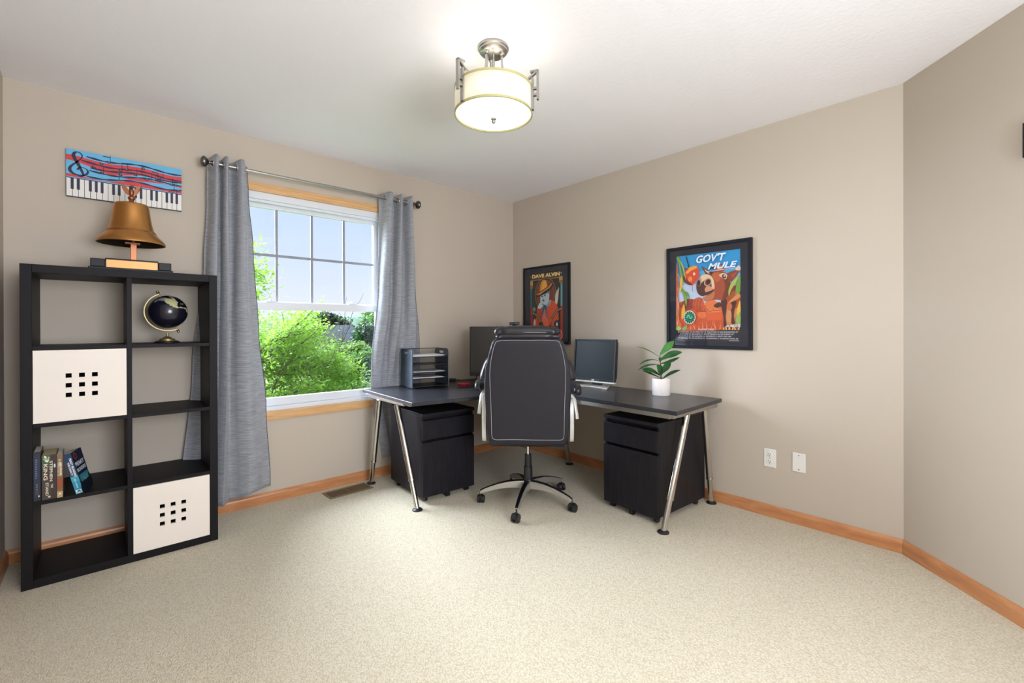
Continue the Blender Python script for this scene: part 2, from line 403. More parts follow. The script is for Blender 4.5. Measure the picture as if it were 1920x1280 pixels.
outl = [(XL-T,T),(XL-T,YB-T),(-XA+0.1,YB-T),(T,YC),(T,T)]
struct(MB().prism(outl, -0.12, 0.0).build('floor', M['carpet']))
struct(MB().prism(outl, H, H+0.12).build('ceiling', M['ceil']))

# baseboards, ogee-topped boards with a few joints
def baseboard(name, a, b, nrm, h=0.072, t=0.014):
    a = Vector(a); b = Vector(b); d = (b-a); n = Vector(nrm).normalized()
    prof = [(0,0),(t,0),(t,h*0.72),(t*0.8,h*0.85),(t*0.45,h*0.95),(t*0.3,h),(0,h)]
    mb = MB()
    def fn(p, tt):
        q = a+d*tt+n*p[0]; return (q.x, q.y, p[1])
    mb.xprism(prof, fn); o = mb.build(name, M['base']); struct(o); return o
baseboard('baseboard_window', (XL,0), (0,0), (0,-1))
baseboard('baseboard_right', (0,0), (0,YC), (-1,0))
baseboard('baseboard_angled', (0,YC), (-XA,YB), (-1,1))
baseboard('baseboard_left', (XL,YB), (XL,0), (1,0))

# ---- the double-hung window
win = thing('window_1', 'white double-hung window with grid in upper sash and oak casing', 'window'); win['kind'] = 'structure'
del win['category']
fr = MB()   # outer frame lining the opening
ft = 0.028
fr.box(OX0, OX0+ft, 0.003, T, OZ0, OZ1); fr.box(OX1-ft, OX1, 0.003, T, OZ0, OZ1)
fr.box(OX0, OX1, 0.003, T, OZ1-0.045, OZ1); fr.box(OX0, OX1, 0.003, T, OZ0, OZ0+0.028)
fr.box(OX0+ft, OX1-ft, 0.025, 0.04, OZ1-0.062, OZ1-0.045)
fr.build('window_frame', M['vinyl'], win, bevel=0.002)
def sash(name, x0, x1, z0, z1, y0, y1, wl, wt, wb):
    s = MB()
    s.box(x0, x0+wl, y0, y1, z0, z1); s.box(x1-wl, x1, y0, y1, z0, z1); s.box(x0+wl, x1-wl, y0, y1, z1-wt, z1); s.box(x0+wl, x1-wl, y0, y1, z0, z0+wb)
    o = s.build(name, M['vinyl'], win, bevel=0.003)
    g = MB().box(x0+wl-0.004, x1-wl+0.004, (y0+y1)/2-0.002, (y0+y1)/2+0.002, z0+wb-0.004, z1-wt+0.004).build('pane', M['wglass'], o)
    return o
sx0, sx1 = OX0+ft, OX1-ft
up = sash('upper_sash', sx0, sx1, 1.33, OZ1-0.045, 0.075, 0.105, 0.036, 0.042, 0.036)
lo = sash('lower_sash', sx0, sx1, OZ0+0.028, 1.358, 0.035, 0.068, 0.032, 0.05, 0.055)
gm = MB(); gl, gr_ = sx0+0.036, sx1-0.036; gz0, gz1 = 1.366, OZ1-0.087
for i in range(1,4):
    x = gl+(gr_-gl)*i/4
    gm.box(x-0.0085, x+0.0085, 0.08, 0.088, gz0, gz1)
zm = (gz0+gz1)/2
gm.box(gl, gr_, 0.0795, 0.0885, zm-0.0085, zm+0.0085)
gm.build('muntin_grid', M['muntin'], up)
lk = MB()
for x in (gl+0.19, gr_-0.19): lk.box(x-0.03, x+0.03, 0.03, 0.072, 1.358, 1.368); lk.lathe([(0.012,0),(0.012,0.012),(0.008,0.016)], (x,0.05,1.368), 12); lk.box(x-0.004,x+0.035,0.042,0.05,1.372,1.38)
lk.build('sash_lock', M['vinyl'], lo)
cs = MB(); cw = 0.056; ct = 0.017
cs.box(OX0-cw, OX1+cw, -ct, -0.0005, OZ1, OZ1+cw); cs.box(OX0-cw, OX1+cw, -ct, -0.0005, OZ0-cw-0.004, OZ0)
cs.box(OX0-cw, OX0, -ct, -0.0005, OZ0, OZ1); cs.box(OX1, OX1+cw, -ct, -0.0005, OZ0, OZ1)
cs.box(OX0-cw+0.012, OX1+cw-0.012, -ct-0.004, -ct, OZ1+cw-0.02, OZ1+cw-0.006); cs.box(OX0-cw+0.012, OX1+cw-0.012, -ct-0.004, -ct, OZ0-cw+0.004, OZ0-cw+0.016)
cs.build('casing', M['oak'], win, bevel=0.004)

# made-up window opening behind the camera, added to carry the fill lamp
w2 = thing('fill_light_opening', None, None); w2['kind'] = 'structure'
b = MB()
b.box(BX0, BX0+0.04, YB-T, YB, BZ0, BZ1); b.box(BX1-0.04, BX1, YB-T, YB, BZ0, BZ1); b.box(BX0, BX1, YB-T, YB, BZ1-0.04, BZ1); b.box(BX0, BX1, YB-T, YB, BZ0, BZ0+0.04)
b.build('window_frame', M['vinyl'], w2)  # trim around the made-up opening

# ================================================================ CURTAINS AND ROD
RZ, RY = 2.191, -0.100
rod = thing('curtain_rod', 'dark pewter curtain rod with round knob ends above the window', 'curtain rod', (-1.885, RY, RZ))
r0 = MB(); r0.tube([(-0.69,0,0),(-0.05,0,0)], 0.0095, 14); r0.tube([(-0.06,0,0),(0.69,0,0)], 0.0115, 14); r0.torus((-0.06,0,0), 0.0105, 0.002, 16, 6, 0, 'x')
r0.build('rod', M['steel'], rod, smooth=True)
for s in (-1,1):
    f = MB(); pr = [(0.010,0),(0.014,0.002),(0.014,0.010),(0.009,0.014),(0.009,0.022),(0.020,0.030),(0.030,0.038),(0.033,0.046),(0.031,0.055),(0.020,0.063),(0.004,0.066)]
    f.lathe([(a, s*(0.69+z)) for a,z in (pr if s>0 else pr)], (0,0,0), 24, ax='x')
    f.build('finial', M['gunmetal'], rod, smooth=True)
    k = MB(); k.tube([(s*0.675,0,-0.014),(s*0.675,0.05,-0.016),(s*0.675,0.097,-0.016)], 0.007, 10); k.lathe([(0.022,-0.0),(0.022,-0.006),(0.01,-0.01)], (s*0.675,0.0995,-0.016), 20, ax='y'); k.torus((s*0.675,0,0), 0.016, 0.005, 18, 8, 0, 'x')
    k.build('rod_bracket', M['gunmetal'], rod, smooth=True)

def sm(a, b, t):
    t = max(0.0, min(1.0, (t-a)/(b-a))); return t*t*(3-2*t)
def interp(t, keys):
    for (a,va),(b_,vb) in zip(keys, keys[1:]):
        if t <= b_: return va+(vb-va)*sm(a,b_,t)
    return keys[-1][1]
# left panel: u 0..1, three folds; edge and fold positions by height
def curtain(name, label, xkeys, n_folds, z_top, hem, amp, ymid, phase, grom, nu=150, nv=70, ylim=None):
    """xkeys(v) -> list of (u, x) control positions, v 0 top .. 1 hem"""
    c = thing(name, label, 'curtain', (0,0,0))
    def pos(u, v):
        ks = xkeys(v); x = ks[-1][1]
        for (a,xa),(b_,xb) in zip(ks, ks[1:]):
            if u <= b_: x = xa+(xb-xa)*(u-a)/(b_-a); break
        z = z_top+(hem(u)-z_top)*v
        ph = 2*PI*n_folds*u+phase
        A = amp(v)
        s_ = math.cos(ph)
        y = ymid(v)-A*math.copysign(abs(s_)**0.8, s_)
        x += 0.006*math.sin(ph*2+3*v)*min(1,v*3)+0.004*math.sin(7*v+9*u)
        y += 0.006*math.sin(5*v+14*u)*v
        if ylim: y = min(y, ylim(z)[1]); y = max(y, ylim(z)[0])
        z += 0.012*(s_*0.5+0.5)*(1-sm(0,0.03,v)) 
        return Vector((x,y,z))
    g = MB().grid(lambda u,v: pos(u,v**1.0), nu, nv)
    p = g.build('panel', M['curtain'], c, smooth=True, angle=180, solid=0.0022)
    e_ = MB(); pts = [pos(1,i/60)+Vector((0.0015,0.002,0)) for i in range(61)]
    e_.tube(pts, 0.0028, 6); e_.build('side_hem', M['lining'], c, smooth=True)
    for (u, zz) in grom:
        q = pos(u, 0.02); 
        t = (pos(u+0.01,0.02)-pos(u-0.01,0.02)).normalized()
        gr = MB(); gr.torus((0,0,0), 0.022, 0.0042, 26, 8, 0, 'x')
        o = gr.build('grommet', M['chrome'], c, smooth=True); o.location = (q.x, RY, RZ)
        nrm = Vector((-t.y, t.x, 0)); o.rotation_euler = (0,0,math.atan2(nrm.y, nrm.x))
    return c
def xkL(v):
    # (u, x): three front ridges at u=1/6, 1/2, 5/6
    e0 = interp(v, [(0,-2.600),(0.12,-2.605),(0.3,-2.625),(0.6,-2.68),(1,-2.75)])
    r1 = interp(v, [(0,-2.565),(0.3,-2.568),(0.6,-2.60),(1,-2.64)])
    g1 = interp(v, [(0,-2.535),(0.3,-2.535),(0.6,-2.55),(1,-2.575)])
    r2 = interp(v, [(0,-2.505),(0.3,-2.508),(0.6,-2.515),(1,-2.525)])
    g2 = interp(v, [(0,-2.478),(0.3,-2.485),(0.6,-2.49),(1,-2.488)])
    r3 = interp(v, [(0,-2.43),(0.3,-2.418),(0.6,-2.40),(1,-2.39)])
    e1 = interp(v, [(0,-2.385),(0.08,-2.375),(0.25,-2.348),(0.5,-2.325),(0.75,-2.285),(1,-2.252)])
    return [(0,e0),(1/6,r1),(1/3,g1),(0.5,r2),(2/3,g2),(5/6,r3),(1,e1)]
curtain('curtain', 'long grey slub curtain panel hanging left of the window beside the cube shelf', xkL, 3, RZ+0.035,
        lambda u: 0.088+0.03*sm(0.68,1,u)+0.012*math.sin(9*u), lambda v: interp(v,[(0,0.05),(0.1,0.048),(0.5,0.04),(1,0.026)]),
        lambda v: -0.100+0.028*v, PI, [(0.08,0),(0.25,0),(0.42,0),(0.58,0),(0.75,0),(0.93,0)])
def xkR(v):
    e0 = interp(v, [(0,-1.472),(0.15,-1.474),(0.35,-1.49),(0.6,-1.522),(0.72,-1.530),(0.8,-1.50),(1,-1.44)])
    r1 = interp(v, [(0,-1.415),(0.35,-1.43),(0.6,-1.455),(0.72,-1.46),(1,-1.38)])
    g1 = interp(v, [(0,-1.345),(0.35,-1.365),(0.6,-1.40),(0.72,-1.405),(1,-1.34)])
    r2 = interp(v, [(0,-1.315),(0.35,-1.325),(0.6,-1.36),(0.72,-1.37),(1,-1.30)])
    g2 = interp(v, [(0,-1.283),(0.35,-1.27),(0.6,-1.28),(1,-1.26)])
    r3 = interp(v, [(0,-1.235),(0.35,-1.20),(0.6,-1.17),(1,-1.18)])
    e1 = interp(v, [(0,-1.195),(0.15,-1.19),(0.35,-1.150),(0.6,-1.11),(0.72,-1.10),(1,-1.13)])
    return [(0,e0),(1/6,r1),(1/3,g1),(0.5,r2),(2/3,g2),(5/6,r3),(1,e1)]
curtain('curtain', 'grey slub curtain panel right of the window, tucked behind the desk', xkR, 3, RZ+0.035,
        lambda u: 0.14+0.01*math.sin(9*u), lambda v: interp(v,[(0,0.05),(0.1,0.046),(0.45,0.036),(0.66,0.018),(0.72,0.007),(1,0.008)]),
        lambda v: interp(v,[(0,-0.10),(0.45,-0.085),(0.68,-0.034),(0.72,-0.026),(1,-0.030)]), PI, [(0.08,0),(0.25,0),(0.42,0),(0.58,0),(0.75,0),(0.93,0)],
        ylim=lambda z: ((-0.2 if z > 0.80 else (-0.034 if z > 0.6 else -0.06)), (-0.022 if z < 0.08 else (-0.024 if z > OZ0-0.1 else -0.006))))

# ================================================================ OUTDOORS
GZ = -3.0
gd = MB().grid(lambda u,v: (-60+160*u, 0.8+170*v, GZ-0.4+0.35*math.sin(9*u+7*v)*math.cos(13*v) - 0.0), 60, 60)
struct(gd.build('ground_meadow', M['grass'], smooth=True))
def leaves(rng, centers, per, spread, size, flat=0.5):
    """numpy cloud of folded rhombic leaves; centers Nx3"""
    n = len(centers)*per
    c = np.repeat(centers, per, axis=0)+rng.normal(0,1,(n,3))*np.array(spread)
    th = rng.uniform(0,2*np.pi,n); tilt = rng.normal(0,flat,n); roll = rng.normal(0,flat,n)
    L = size*rng.uniform(0.6,1.3,n)
    d = np.stack([np.cos(th)*np.cos(tilt), np.sin(th)*np.cos(tilt), np.sin(tilt)],1)
    sd = np.stack([-np.sin(th), np.cos(th), np.sin(roll)],1)
    a = c-d*L[:,None]/2; b_ = c+d*L[:,None]/2; m1 = c+sd*L[:,None]*0.24; m2 = c-sd*L[:,None]*0.24
    v = np.stack([a,m1,b_,m2],1).reshape(-1,3)
    return v
def leaf_obj(name, v, mt, parent):
    n = len(v)//4; me = bpy.data.meshes.new(name)
    me.vertices.add(len(v)); me.vertices.foreach_set('co', v.astype(np.float32).ravel())
    me.loops.add(4*n); me.loops.foreach_set('vertex_index', np.arange(4*n, dtype=np.int32))
    me.polygons.add(n); me.polygons.foreach_set('loop_start', np.arange(n, dtype=np.int32)*4); me.polygons.foreach_set('loop_total', np.full(n,4,dtype=np.int32))
    me.materials.append(mt); me.update(calc_edges=True); me.validate()
    o = bpy.data.objects.new(name, me); COL.objects.link(o); o.parent = parent; return o
rng = np.random.default_rng(7); rnd = random.Random(5)
# the near tree whose crown fills the lower pane
tr = thing('tree', 'bright green leafy tree close outside the window, its branches filling the lower pane', 'tree', (-1.0, 8.4, GZ))
wd = MB(); tips = []
base = Vector((0,0,0))
def limb(p, d, L, r, depth):
    pts = [p]; dd = Vector(d).normalized(); n = 6
    for i in range(n):
        dd = (dd+Vector((rnd.uniform(-.2,.2), rnd.uniform(-.2,.2), rnd.uniform(-.12,.16)))).normalized()
        pts.append(pts[-1]+dd*L/n)
        if depth >= 2 or (depth >= 1 and i > 1): tips.append(tuple(pts[-1]))
    wd.tube(pts, [r*(1-0.6*i/n) for i in range(n+1)], 6)
    if depth < 3:
        for k in range(5 if depth else 6):
            i = rnd.randint(2,n); q = pts[i]
            nd = (dd+Vector((rnd.uniform(-1,1), rnd.uniform(-1,1), rnd.uniform(-.45,.55)))).normalized()
            limb(q, nd, L*rnd.uniform(0.5,0.72), r*0.42, depth+1)
wd.tube([(0,0,-0.6),(0.05,0,1.2),(0.1,0.03,2.4),(0.05,0,3.6)], [0.2,0.17,0.14,0.1], 10)
for az, el, z0, L in [(-20,12,1.7,2.3),(10,22,2.1,2.6),(-65,14,2.0,2.0),(-100,25,2.3,1.8),(40,25,2.4,2.2),(120,30,2.6,1.8),(200,35,2.6,1.8),(-30,22,2.9,1.8),(-75,26,2.8,1.9),(10,18,2.8,1.8),(-5,5,1.3,2.4),(-45,3,1.5,2.2),(250,30,2.8,1.7)]:
    limb(Vector((0.07,0.02,z0)), (math.cos(R_(az))*math.cos(R_(el)), math.sin(R_(az))*math.cos(R_(el)), math.sin(R_(el))), L, 0.055, 1)
for _p in ([(0.05,0,3.4),(-0.1,-1.0,4.4),(-0.15,-1.8,5.0),(0.0,-2.2,5.3),(0.12,-2.3,5.2)],[(-0.15,-1.8,5.0),(-0.15,-2.1,5.5),(-0.12,-2.2,6.0)]): wd.tube(_p,[0.05,0.035,0.022,0.014,0.008][:len(_p)],6)
wd.build('branches', M['bark'], tr, smooth=True, angle=180)
tp = np.array(tips)
def inside(p):   # crown silhouette: dome falling away towards the right
    x,y,z = p[:,0],p[:,1],p[:,2]
    return z < 4.60-1.25*np.maximum(0,x-1.55)**1.3-0.10*y+0.12*np.sin(5*x+2*y)
tp = tp[inside(tp)]
# fill shell with extra sprays so the crown is closed where the photo is
ex = rng.normal(0,1,(2900,3)); ex /= np.linalg.norm(ex,axis=1)[:,None]
ex = ex*rng.uniform(0.6,1.0,(2900,1))*np.array([2.5,1.9,2.75])+np.array([1.05,0,2.0])
ex = ex[inside(ex) & (ex[:,2] > 0.2)]
ex2 = np.array([0.05,-2.2,5.15])+rng.normal(0,1,(52,3))*np.array([0.085,0.2,0.22])
ex3 = np.array([-0.18,-2.2,5.6])+rng.normal(0,1,(22,3))*np.array([0.07,0.15,0.2])
cen = np.concatenate([tp[rng.permutation(len(tp))[:2200]], ex, ex2, ex3])
print('near tree clusters', len(cen))
leaf_obj('foliage', leaves(rng, cen, 15, (0.14,0.14,0.06), 0.088), M['leafA'], tr)

def far_tree(name, label, loc, hh, rx, mt, seed, group='trees beyond the window', n=420, size=0.34, blobs=9):
    g = np.random.default_rng(seed)
    t = thing(name, label, 'tree', loc, 0, group)
    tk = MB(); tk.tube([(0,0,-0.5),(0.05,0,hh*0.35),(0,0.05,hh*0.75)], [hh*0.035,hh*0.025,hh*0.01], 8)
    for k in range(5):
        a = g.uniform(0,6.28); tk.tube([(0,0,hh*(0.35+0.06*k)),(rx*0.3*math.cos(a),rx*0.3*math.sin(a),hh*(0.5+0.07*k)),(rx*0.6*math.cos(a),rx*0.6*math.sin(a),hh*(0.58+0.07*k))], hh*0.01, 6)
    tk.build('trunk', M['bark'], t, smooth=True)
    bl = []
    for k in range(blobs):
        a = g.uniform(0,6.28); rr = rx*0.62*math.sqrt(g.uniform(0,1)); zz = hh*g.uniform(0.32,0.86)
        s_ = rx*g.uniform(0.34,0.55)*(1.25-0.5*zz/hh)
        d = g.normal(0,1,(n,3)); d /= np.linalg.norm(d,axis=1)[:,None]
        bl.append(np.array([rr*math.cos(a), rr*math.sin(a), zz])+d*s_*g.uniform(0.8,1.05,(n,1))*np.array([1,1,0.8]))
    cc = np.concatenate(bl)
    leaf_obj('crown', leaves(g, cc, 5, (size*0.5,)*3, size, 0.7), mt, t)
    return t
def vpt(px, py, y):      # ray through a picture point to distance y behind the window wall
    f, yaw = 852.0, 0.736
    dx = (px-960)/f; dz = (615.6-py)/f
    d = (math.sin(yaw)+math.cos(yaw)*dx, math.cos(yaw)-math.sin(yaw)*dx, dz)
    t = (y+3.391)/d[1]; return (-3.09+d[0]*t, y, 1.179+d[2]*t)
spec = [ # px, py(top), y, rx, material, name, label
 (694,590,36,2.1,'leafC','deep green round tree seen at the right of the lower pane'),
 (706,606,25,1.7,'leafC','dark leafy tree low at the right edge of the lower pane'),
 (612,586,54,2.6,'leafC','small dark round treetop on the skyline left of the grey roof'),
 (654,640,21,1.4,'leafD','pale willowy tree just right of the bright crown'),
 (692,657,16.5,1.2,'leafB','soft green young tree low beside the right curtain'),
 (712,588,62,5.0,'leafB','broad hazy tree on the far skyline at the right'),
 (692,716,12.0,0.8,'leafD','yellow green shrub-like tree at the bottom right of the view'),
]
for i,(px,py,y,rx,mt,lb) in enumerate(spec):
    x,yy,zt = vpt(px,py,y)
    far_tree('tree', lb, (x,y,GZ), zt-GZ, rx, M[mt], 30+i, n=260 if y > 30 else 330, size=0.10*math.sqrt(y/6)+y*0.004)
# wooded ridge
rd = MB().grid(lambda u,v: (-30+150*u, 88+40*v, GZ+(7.0+0.7*math.sin(25*u)+0.5*math.sin(61*u+2)+0.25*math.sin(170*u))*math.sin(PI*min(1,v*1.4+0.02)*0.5)), 260, 14)
struct(rd.build('hill_ridge', M['hill'], smooth=True))
# the far grey roof
hx,hy,hz = vpt(641,612,43)
ho = thing('house', 'small distant house with grey roof showing between the trees', 'house', (hx,hy,GZ), 30)
MB().box(-1.2,1.2,-2.2,2.2,-0.4,3.0).build('house_wall', M['siding'], ho)
rf = MB(); rf.xprism([(-2.5,2.9),(2.5,2.9),(0,4.5)], lambda p,t: (-1.5+3.0*t, p[0], p[1])); rf.build('roof', M['roof'], ho)

# ================================================================ FLAT ARTWORK HELPER
def text_mesh(body, bold=0.0, shear=0.0, space=1.0):
    cu = bpy.data.curves.new('t', 'FONT'); cu.body = body; cu.size = 1; cu.offset = bold; cu.shear = shear; cu.space_character = space; cu.resolution_u = 3
    o = bpy.data.objects.new('t', cu); COL.objects.link(o)
    me = bpy.data.meshes.new_from_object(o.evaluated_get(bpy.context.evaluated_depsgraph_get()))
    vs = [(v.co.x, v.co.y) for v in me.vertices]; fs = [tuple(p.vertices) for p in me.polygons]
    bpy.data.objects.remove(o); bpy.data.curves.remove(cu); bpy.data.meshes.remove(me)
    return vs, fs
def smooth_closed(pts, n=6):
    k = len(pts); out = []
    for i in range(k):
        p0,p1,p2,p3 = pts[i-1],pts[i],pts[(i+1)%k],pts[(i+2)%k]
        for j in range(n):
            t = j/n
            out.append(tuple(0.5*((2*p1[a])+(-p0[a]+p2[a])*t+(2*p0[a]-5*p1[a]+4*p2[a]-p3[a])*t*t+(-p0[a]+3*p1[a]-3*p2[a]+p3[a])*t**3) for a in (0,1)))
    return out
class Art:
    """flat coloured shapes in a w x h rectangle, stacked by tiny steps; fn maps (x,y,lift) to 3D"""
    def __init__(s, fn, step=0.00004): s.v=[]; s.f=[]; s.c=[]; s.fn=fn; s.k=0; s.step=step
    def poly(s, pts, col):
        s.k += 1; n = len(s.v); s.v += [s.fn(x,y,s.k*s.step) for x,y in pts]; s.f.append(tuple(range(n,n+len(pts)))); s.c.append(srgb(col)); return s
    def blob(s, pts, col, n=6): return s.poly(smooth_closed(pts,n), col)
    def rect(s, x0,y0,x1,y1,col): return s.poly([(x0,y0),(x1,y0),(x1,y1),(x0,y1)],col)
    def ell(s, cx,cy,rx,ry,col,rot=0,n=24,a0=0,a1=2*PI):
        full = abs(a1-a0-2*PI) < 1e-6
        pts = []
        for i in range(n if full else n+1):
            a = a0+(a1-a0)*i/n; x=rx*math.cos(a); y=ry*math.sin(a)
            pts.append((cx+x*math.cos(rot)-y*math.sin(rot), cy+x*math.sin(rot)+y*math.cos(rot)))
        return s.poly(pts,col)
    def stroke(s, pts, wd, col, closed=False):
        """polyline as a strip; wd number or function of t"""
        s.k += 1; n = len(pts); base = len(s.v)
        for i,p in enumerate(pts):
            a = pts[max(i-1,0)]; b_ = pts[min(i+1,n-1)]; dx,dy = b_[0]-a[0], b_[1]-a[1]; l = math.hypot(dx,dy) or 1
            ww = (wd(i/(n-1)) if callable(wd) else wd)/2
            for sg in (-1,1): s.v.append(s.fn(p[0]-dy/l*ww*sg, p[1]+dx/l*ww*sg, s.k*s.step))
        for i in range(n-1): s.f.append((base+2*i+1, base+2*i, base+2*i+2, base+2*i+3)); s.c.append(srgb(col))
        return s
    def text(s, body, x, y, size, col, width=None, bold=0.0, shear=0, rot=0, space=1.0):
        vs, fs = text_mesh(body, bold, shear, space); s.k += 1
        if not vs: return s
        x0 = min(v[0] for v in vs); x1 = max(v[0] for v in vs); kx = size
        if width: kx = width/(x1-x0)
        cr, sr = math.cos(rot), math.sin(rot); n = len(s.v)
        for vx,vy in vs:
            a = (vx-x0)*kx; b_ = vy*size
            s.v.append(s.fn(x+a*cr-b_*sr, y+a*sr+b_*cr, s.k*s.step))
        for f in fs: s.f.append(tuple(i+n for i in f)); s.c.append(srgb(col))
        return s
    def build(s, name, mt, parent=None):
        me = bpy.data.meshes.new(name); me.from_pydata(s.v,[],s.f); me.materials.append(mt)
        ca = me.color_attributes.new('Col','FLOAT_COLOR','CORNER'); buf = []
        for f,c in zip(s.f,s.c): buf += list(c)*len(f)
        ca.data.foreach_set('color', buf); me.update()
        o = bpy.data.objects.new(name, me); COL.objects.link(o); o.parent = parent; return o

# ================================================================ PIANO CANVAS (on wall_window)
pc = thing('canvas_painting', 'red and blue canvas painting of a music staff above piano keys, hung behind the bell', 'painting', (-3.222, -0.0, 1.886))
PW, PH, PD = 0.498, 0.251, 0.02
MB().box(0,PW,-PD,-0.001,0,PH).build('canvas', M['ebony'], pc, bevel=0.001)
A = Art(lambda x,y,k: (x*PW, -PD-0.0004-k, y*PH))
NV=(24,26,60); RD=(206,56,62); BL=(96,178,222); WH=(232,228,222)
A.rect(0,0,1,1,BL)
def wav(x,b0,b1,a,ph,fr=2.2): return b0+(b1-b0)*x+a*math.sin(fr*2*PI*x+ph)
def band(f0,f1,col,x0=0,x1=1):
    xs=[x0+(x1-x0)*i/48 for i in range(49)]
    A.poly([(x,f0(x)) for x in xs]+[(x,f1(x)) for x in xs[::-1]],col)
band(lambda x: wav(x,.74,.70,.03,1.2,1.6), lambda x: wav(x,.86,.83,.025,1.4,1.7), RD)
band(lambda x: wav(x,.62,.54,.03,.2,1.4)+ (0 if x>.3 else (.3-x)*.5), lambda x: wav(x,.77,.72,.03,1.0,1.6), RD)
band(lambda x: .42, lambda x: wav(x,.44,.53,.035,1.6,1.7), RD)
band(lambda x: wav(x,.515,.63,.03,1.5,1.6), lambda x: wav(x,.58,.70,.035,1.6,1.5), BL,.25,1)
for b0,b1,x0,a,ph in ((.90,.875,.16,.03,1.3),(.79,.735,.12,.028,1.2),(.68,.69,.19,.026,1.5),(.585,.63,.18,.026,.6),(.49,.50,.16,.032,1.9)):
    A.stroke([(x0+(1-x0)*i/60, wav(x0+(1-x0)*i/60,b0,b1,a,ph,1.7)) for i in range(61)], lambda t: .024+.018*math.sin(t*19)**2, NV)
# treble clef
cl=[(.118,.455),(.128,.47),(.133,.50),(.115,.60),(.09,.72),(.062,.84),(.058,.90),(.075,.955),(.105,.955),(.125,.90),(.115,.83),(.075,.73),(.035,.63),(.03,.55),(.055,.49),(.10,.47),(.145,.49),(.17,.56),(.16,.62),(.125,.65),(.095,.62),(.09,.58)]
def cr_open(pts,n=6):
    out=[]
    for i in range(len(pts)-1):
        p0,p1,p2,p3=pts[max(i-1,0)],pts[i],pts[i+1],pts[min(i+2,len(pts)-1)]
        for j in range(n):
            t=j/n; out.append(tuple(0.5*((2*p1[a])+(-p0[a]+p2[a])*t+(2*p0[a]-5*p1[a]+4*p2[a]-p3[a])*t*t+(-p0[a]+3*p1[a]-3*p2[a]+p3[a])*t**3) for a in (0,1)))
    out.append(pts[-1]); return out
A.stroke(cr_open(cl), lambda t: .012+.020*math.sin(t*7)**2, NV); A.ell(.112,.462,.02,.025,NV)
for nx,ny,st in ((.28,.80,0),(.34,.86,1),(.285,.60,1),(.44,.72,1),(.49,.76,1),(.44,.63,-1),(.57,.68,1),(.64,.86,-1),(.67,.62,0),(.705,.645,1),(.76,.67,1),(.81,.68,1),(.90,.60,1),(.94,.60,-1),(.965,.475,-1),(.215,.70,0)):
    A.ell(nx,ny,.016,.028,NV,0.3,14); A.ell(nx+.002,ny+.006,.006,.010,(120,140,170),0.3,10)
    if st: A.stroke([(nx+.013*st,ny),(nx+.013*st,ny+.15*st)],.006,NV)
for x0,x1,yy in ((.293,.353,1.0-.03),(.453,.503,.90),(.718,.773,.82),(.87,.927,.42)): A.stroke([(x0,yy),(x1,yy)],.016,NV)
A.rect(0,0,1,.40,NV)
nk=21
for i in range(nk):
    a=i/nk; A.rect(a+.0022,.008,a+1/nk-.0022,.385,WH)
for i in range(nk):
    if i%7 in (0,1,3,4,5): A.rect((i+1)/nk-.013,.155,(i+1)/nk+.011,.39,NV)
A.build('painted_face', M['art'], pc)

# ================================================================ FRAMED POSTERS (on wall_right, facing -x)
def framed(name, label, y0, y1, z0, z1, fw_, mw, mb_, mt_):
    """y0 > y1 : left to right as seen; returns parent and print map"""
    w_, h_ = abs(y0-y1), z1-z0
    t = thing(name, label, 'framed poster', (0, y0, z0))
    f = MB(); D = 0.022
    f.box(-D,-0.001,-w_,-w_+fw_,0,h_); f.box(-D,-0.001,-fw_,0,0,h_); f.box(-D,-0.001,-w_+fw_,-fw_,0,fw_); f.box(-D,-0.001,-w_+fw_,-fw_,h_-fw_,h_)
    f.build('frame', M['frame'], t, bevel=0.003)
    px0, px1, pz0, pz1 = fw_+mw, w_-fw_-mw, fw_+mb_, h_-fw_-mt_
    m = MB(); xa = -0.010
    m.box(xa-0.002,xa,-px0,-fw_+0.001,fw_,h_-fw_); m.box(xa-0.002,xa,-w_+fw_-0.001,-px1,fw_,h_-fw_); m.box(xa-0.002,xa,-px1,-px0,fw_,pz0); m.box(xa-0.002,xa,-px1,-px0,pz1,h_-fw_)
    m.build('mat_board', M['matb'], t)
    MB().box(-0.0185,-0.017,-w_+fw_-0.002,-fw_+0.002,fw_-0.002,h_-fw_+0.002).build('glass', M['pane'], t)
    return t, (lambda x,y,k: (-0.0070-k, -(px0+(px1-px0)*x), pz0+(pz1-pz0)*y))
# --- large poster with the mule; art coordinates x 0..1, y 0..1
t, fn = framed('framed_poster', 'large framed poster of a brown mule under blue sky above the potted plant', -1.686, -2.275, 1.029, 1.750, 0.022, 0.052, 0.030, 0.042)
A = Art(fn, 0.00007)
O1=(214,92,48);O2=(232,122,62);BR=(136,60,36);BD=(84,40,28);DK=(52,34,30);CR=(236,206,170);GR=(120,160,56);GL=(176,190,84);YE=(238,186,64)
A.rect(0,0,1,1,(196,214,240))
A.rect(0,.80,1,1,(40,156,218)); A.rect(0,.74,1,.80,(88,178,226)); A.rect(0,.66,1,.74,(142,198,234))
A.blob([(0,.2),(0,.40),(.15,.46),(.4,.44),(.75,.44),(1,.42),(1,.2)],(222,150,96))
A.rect(0,.0,1,.16,(44,38,44))
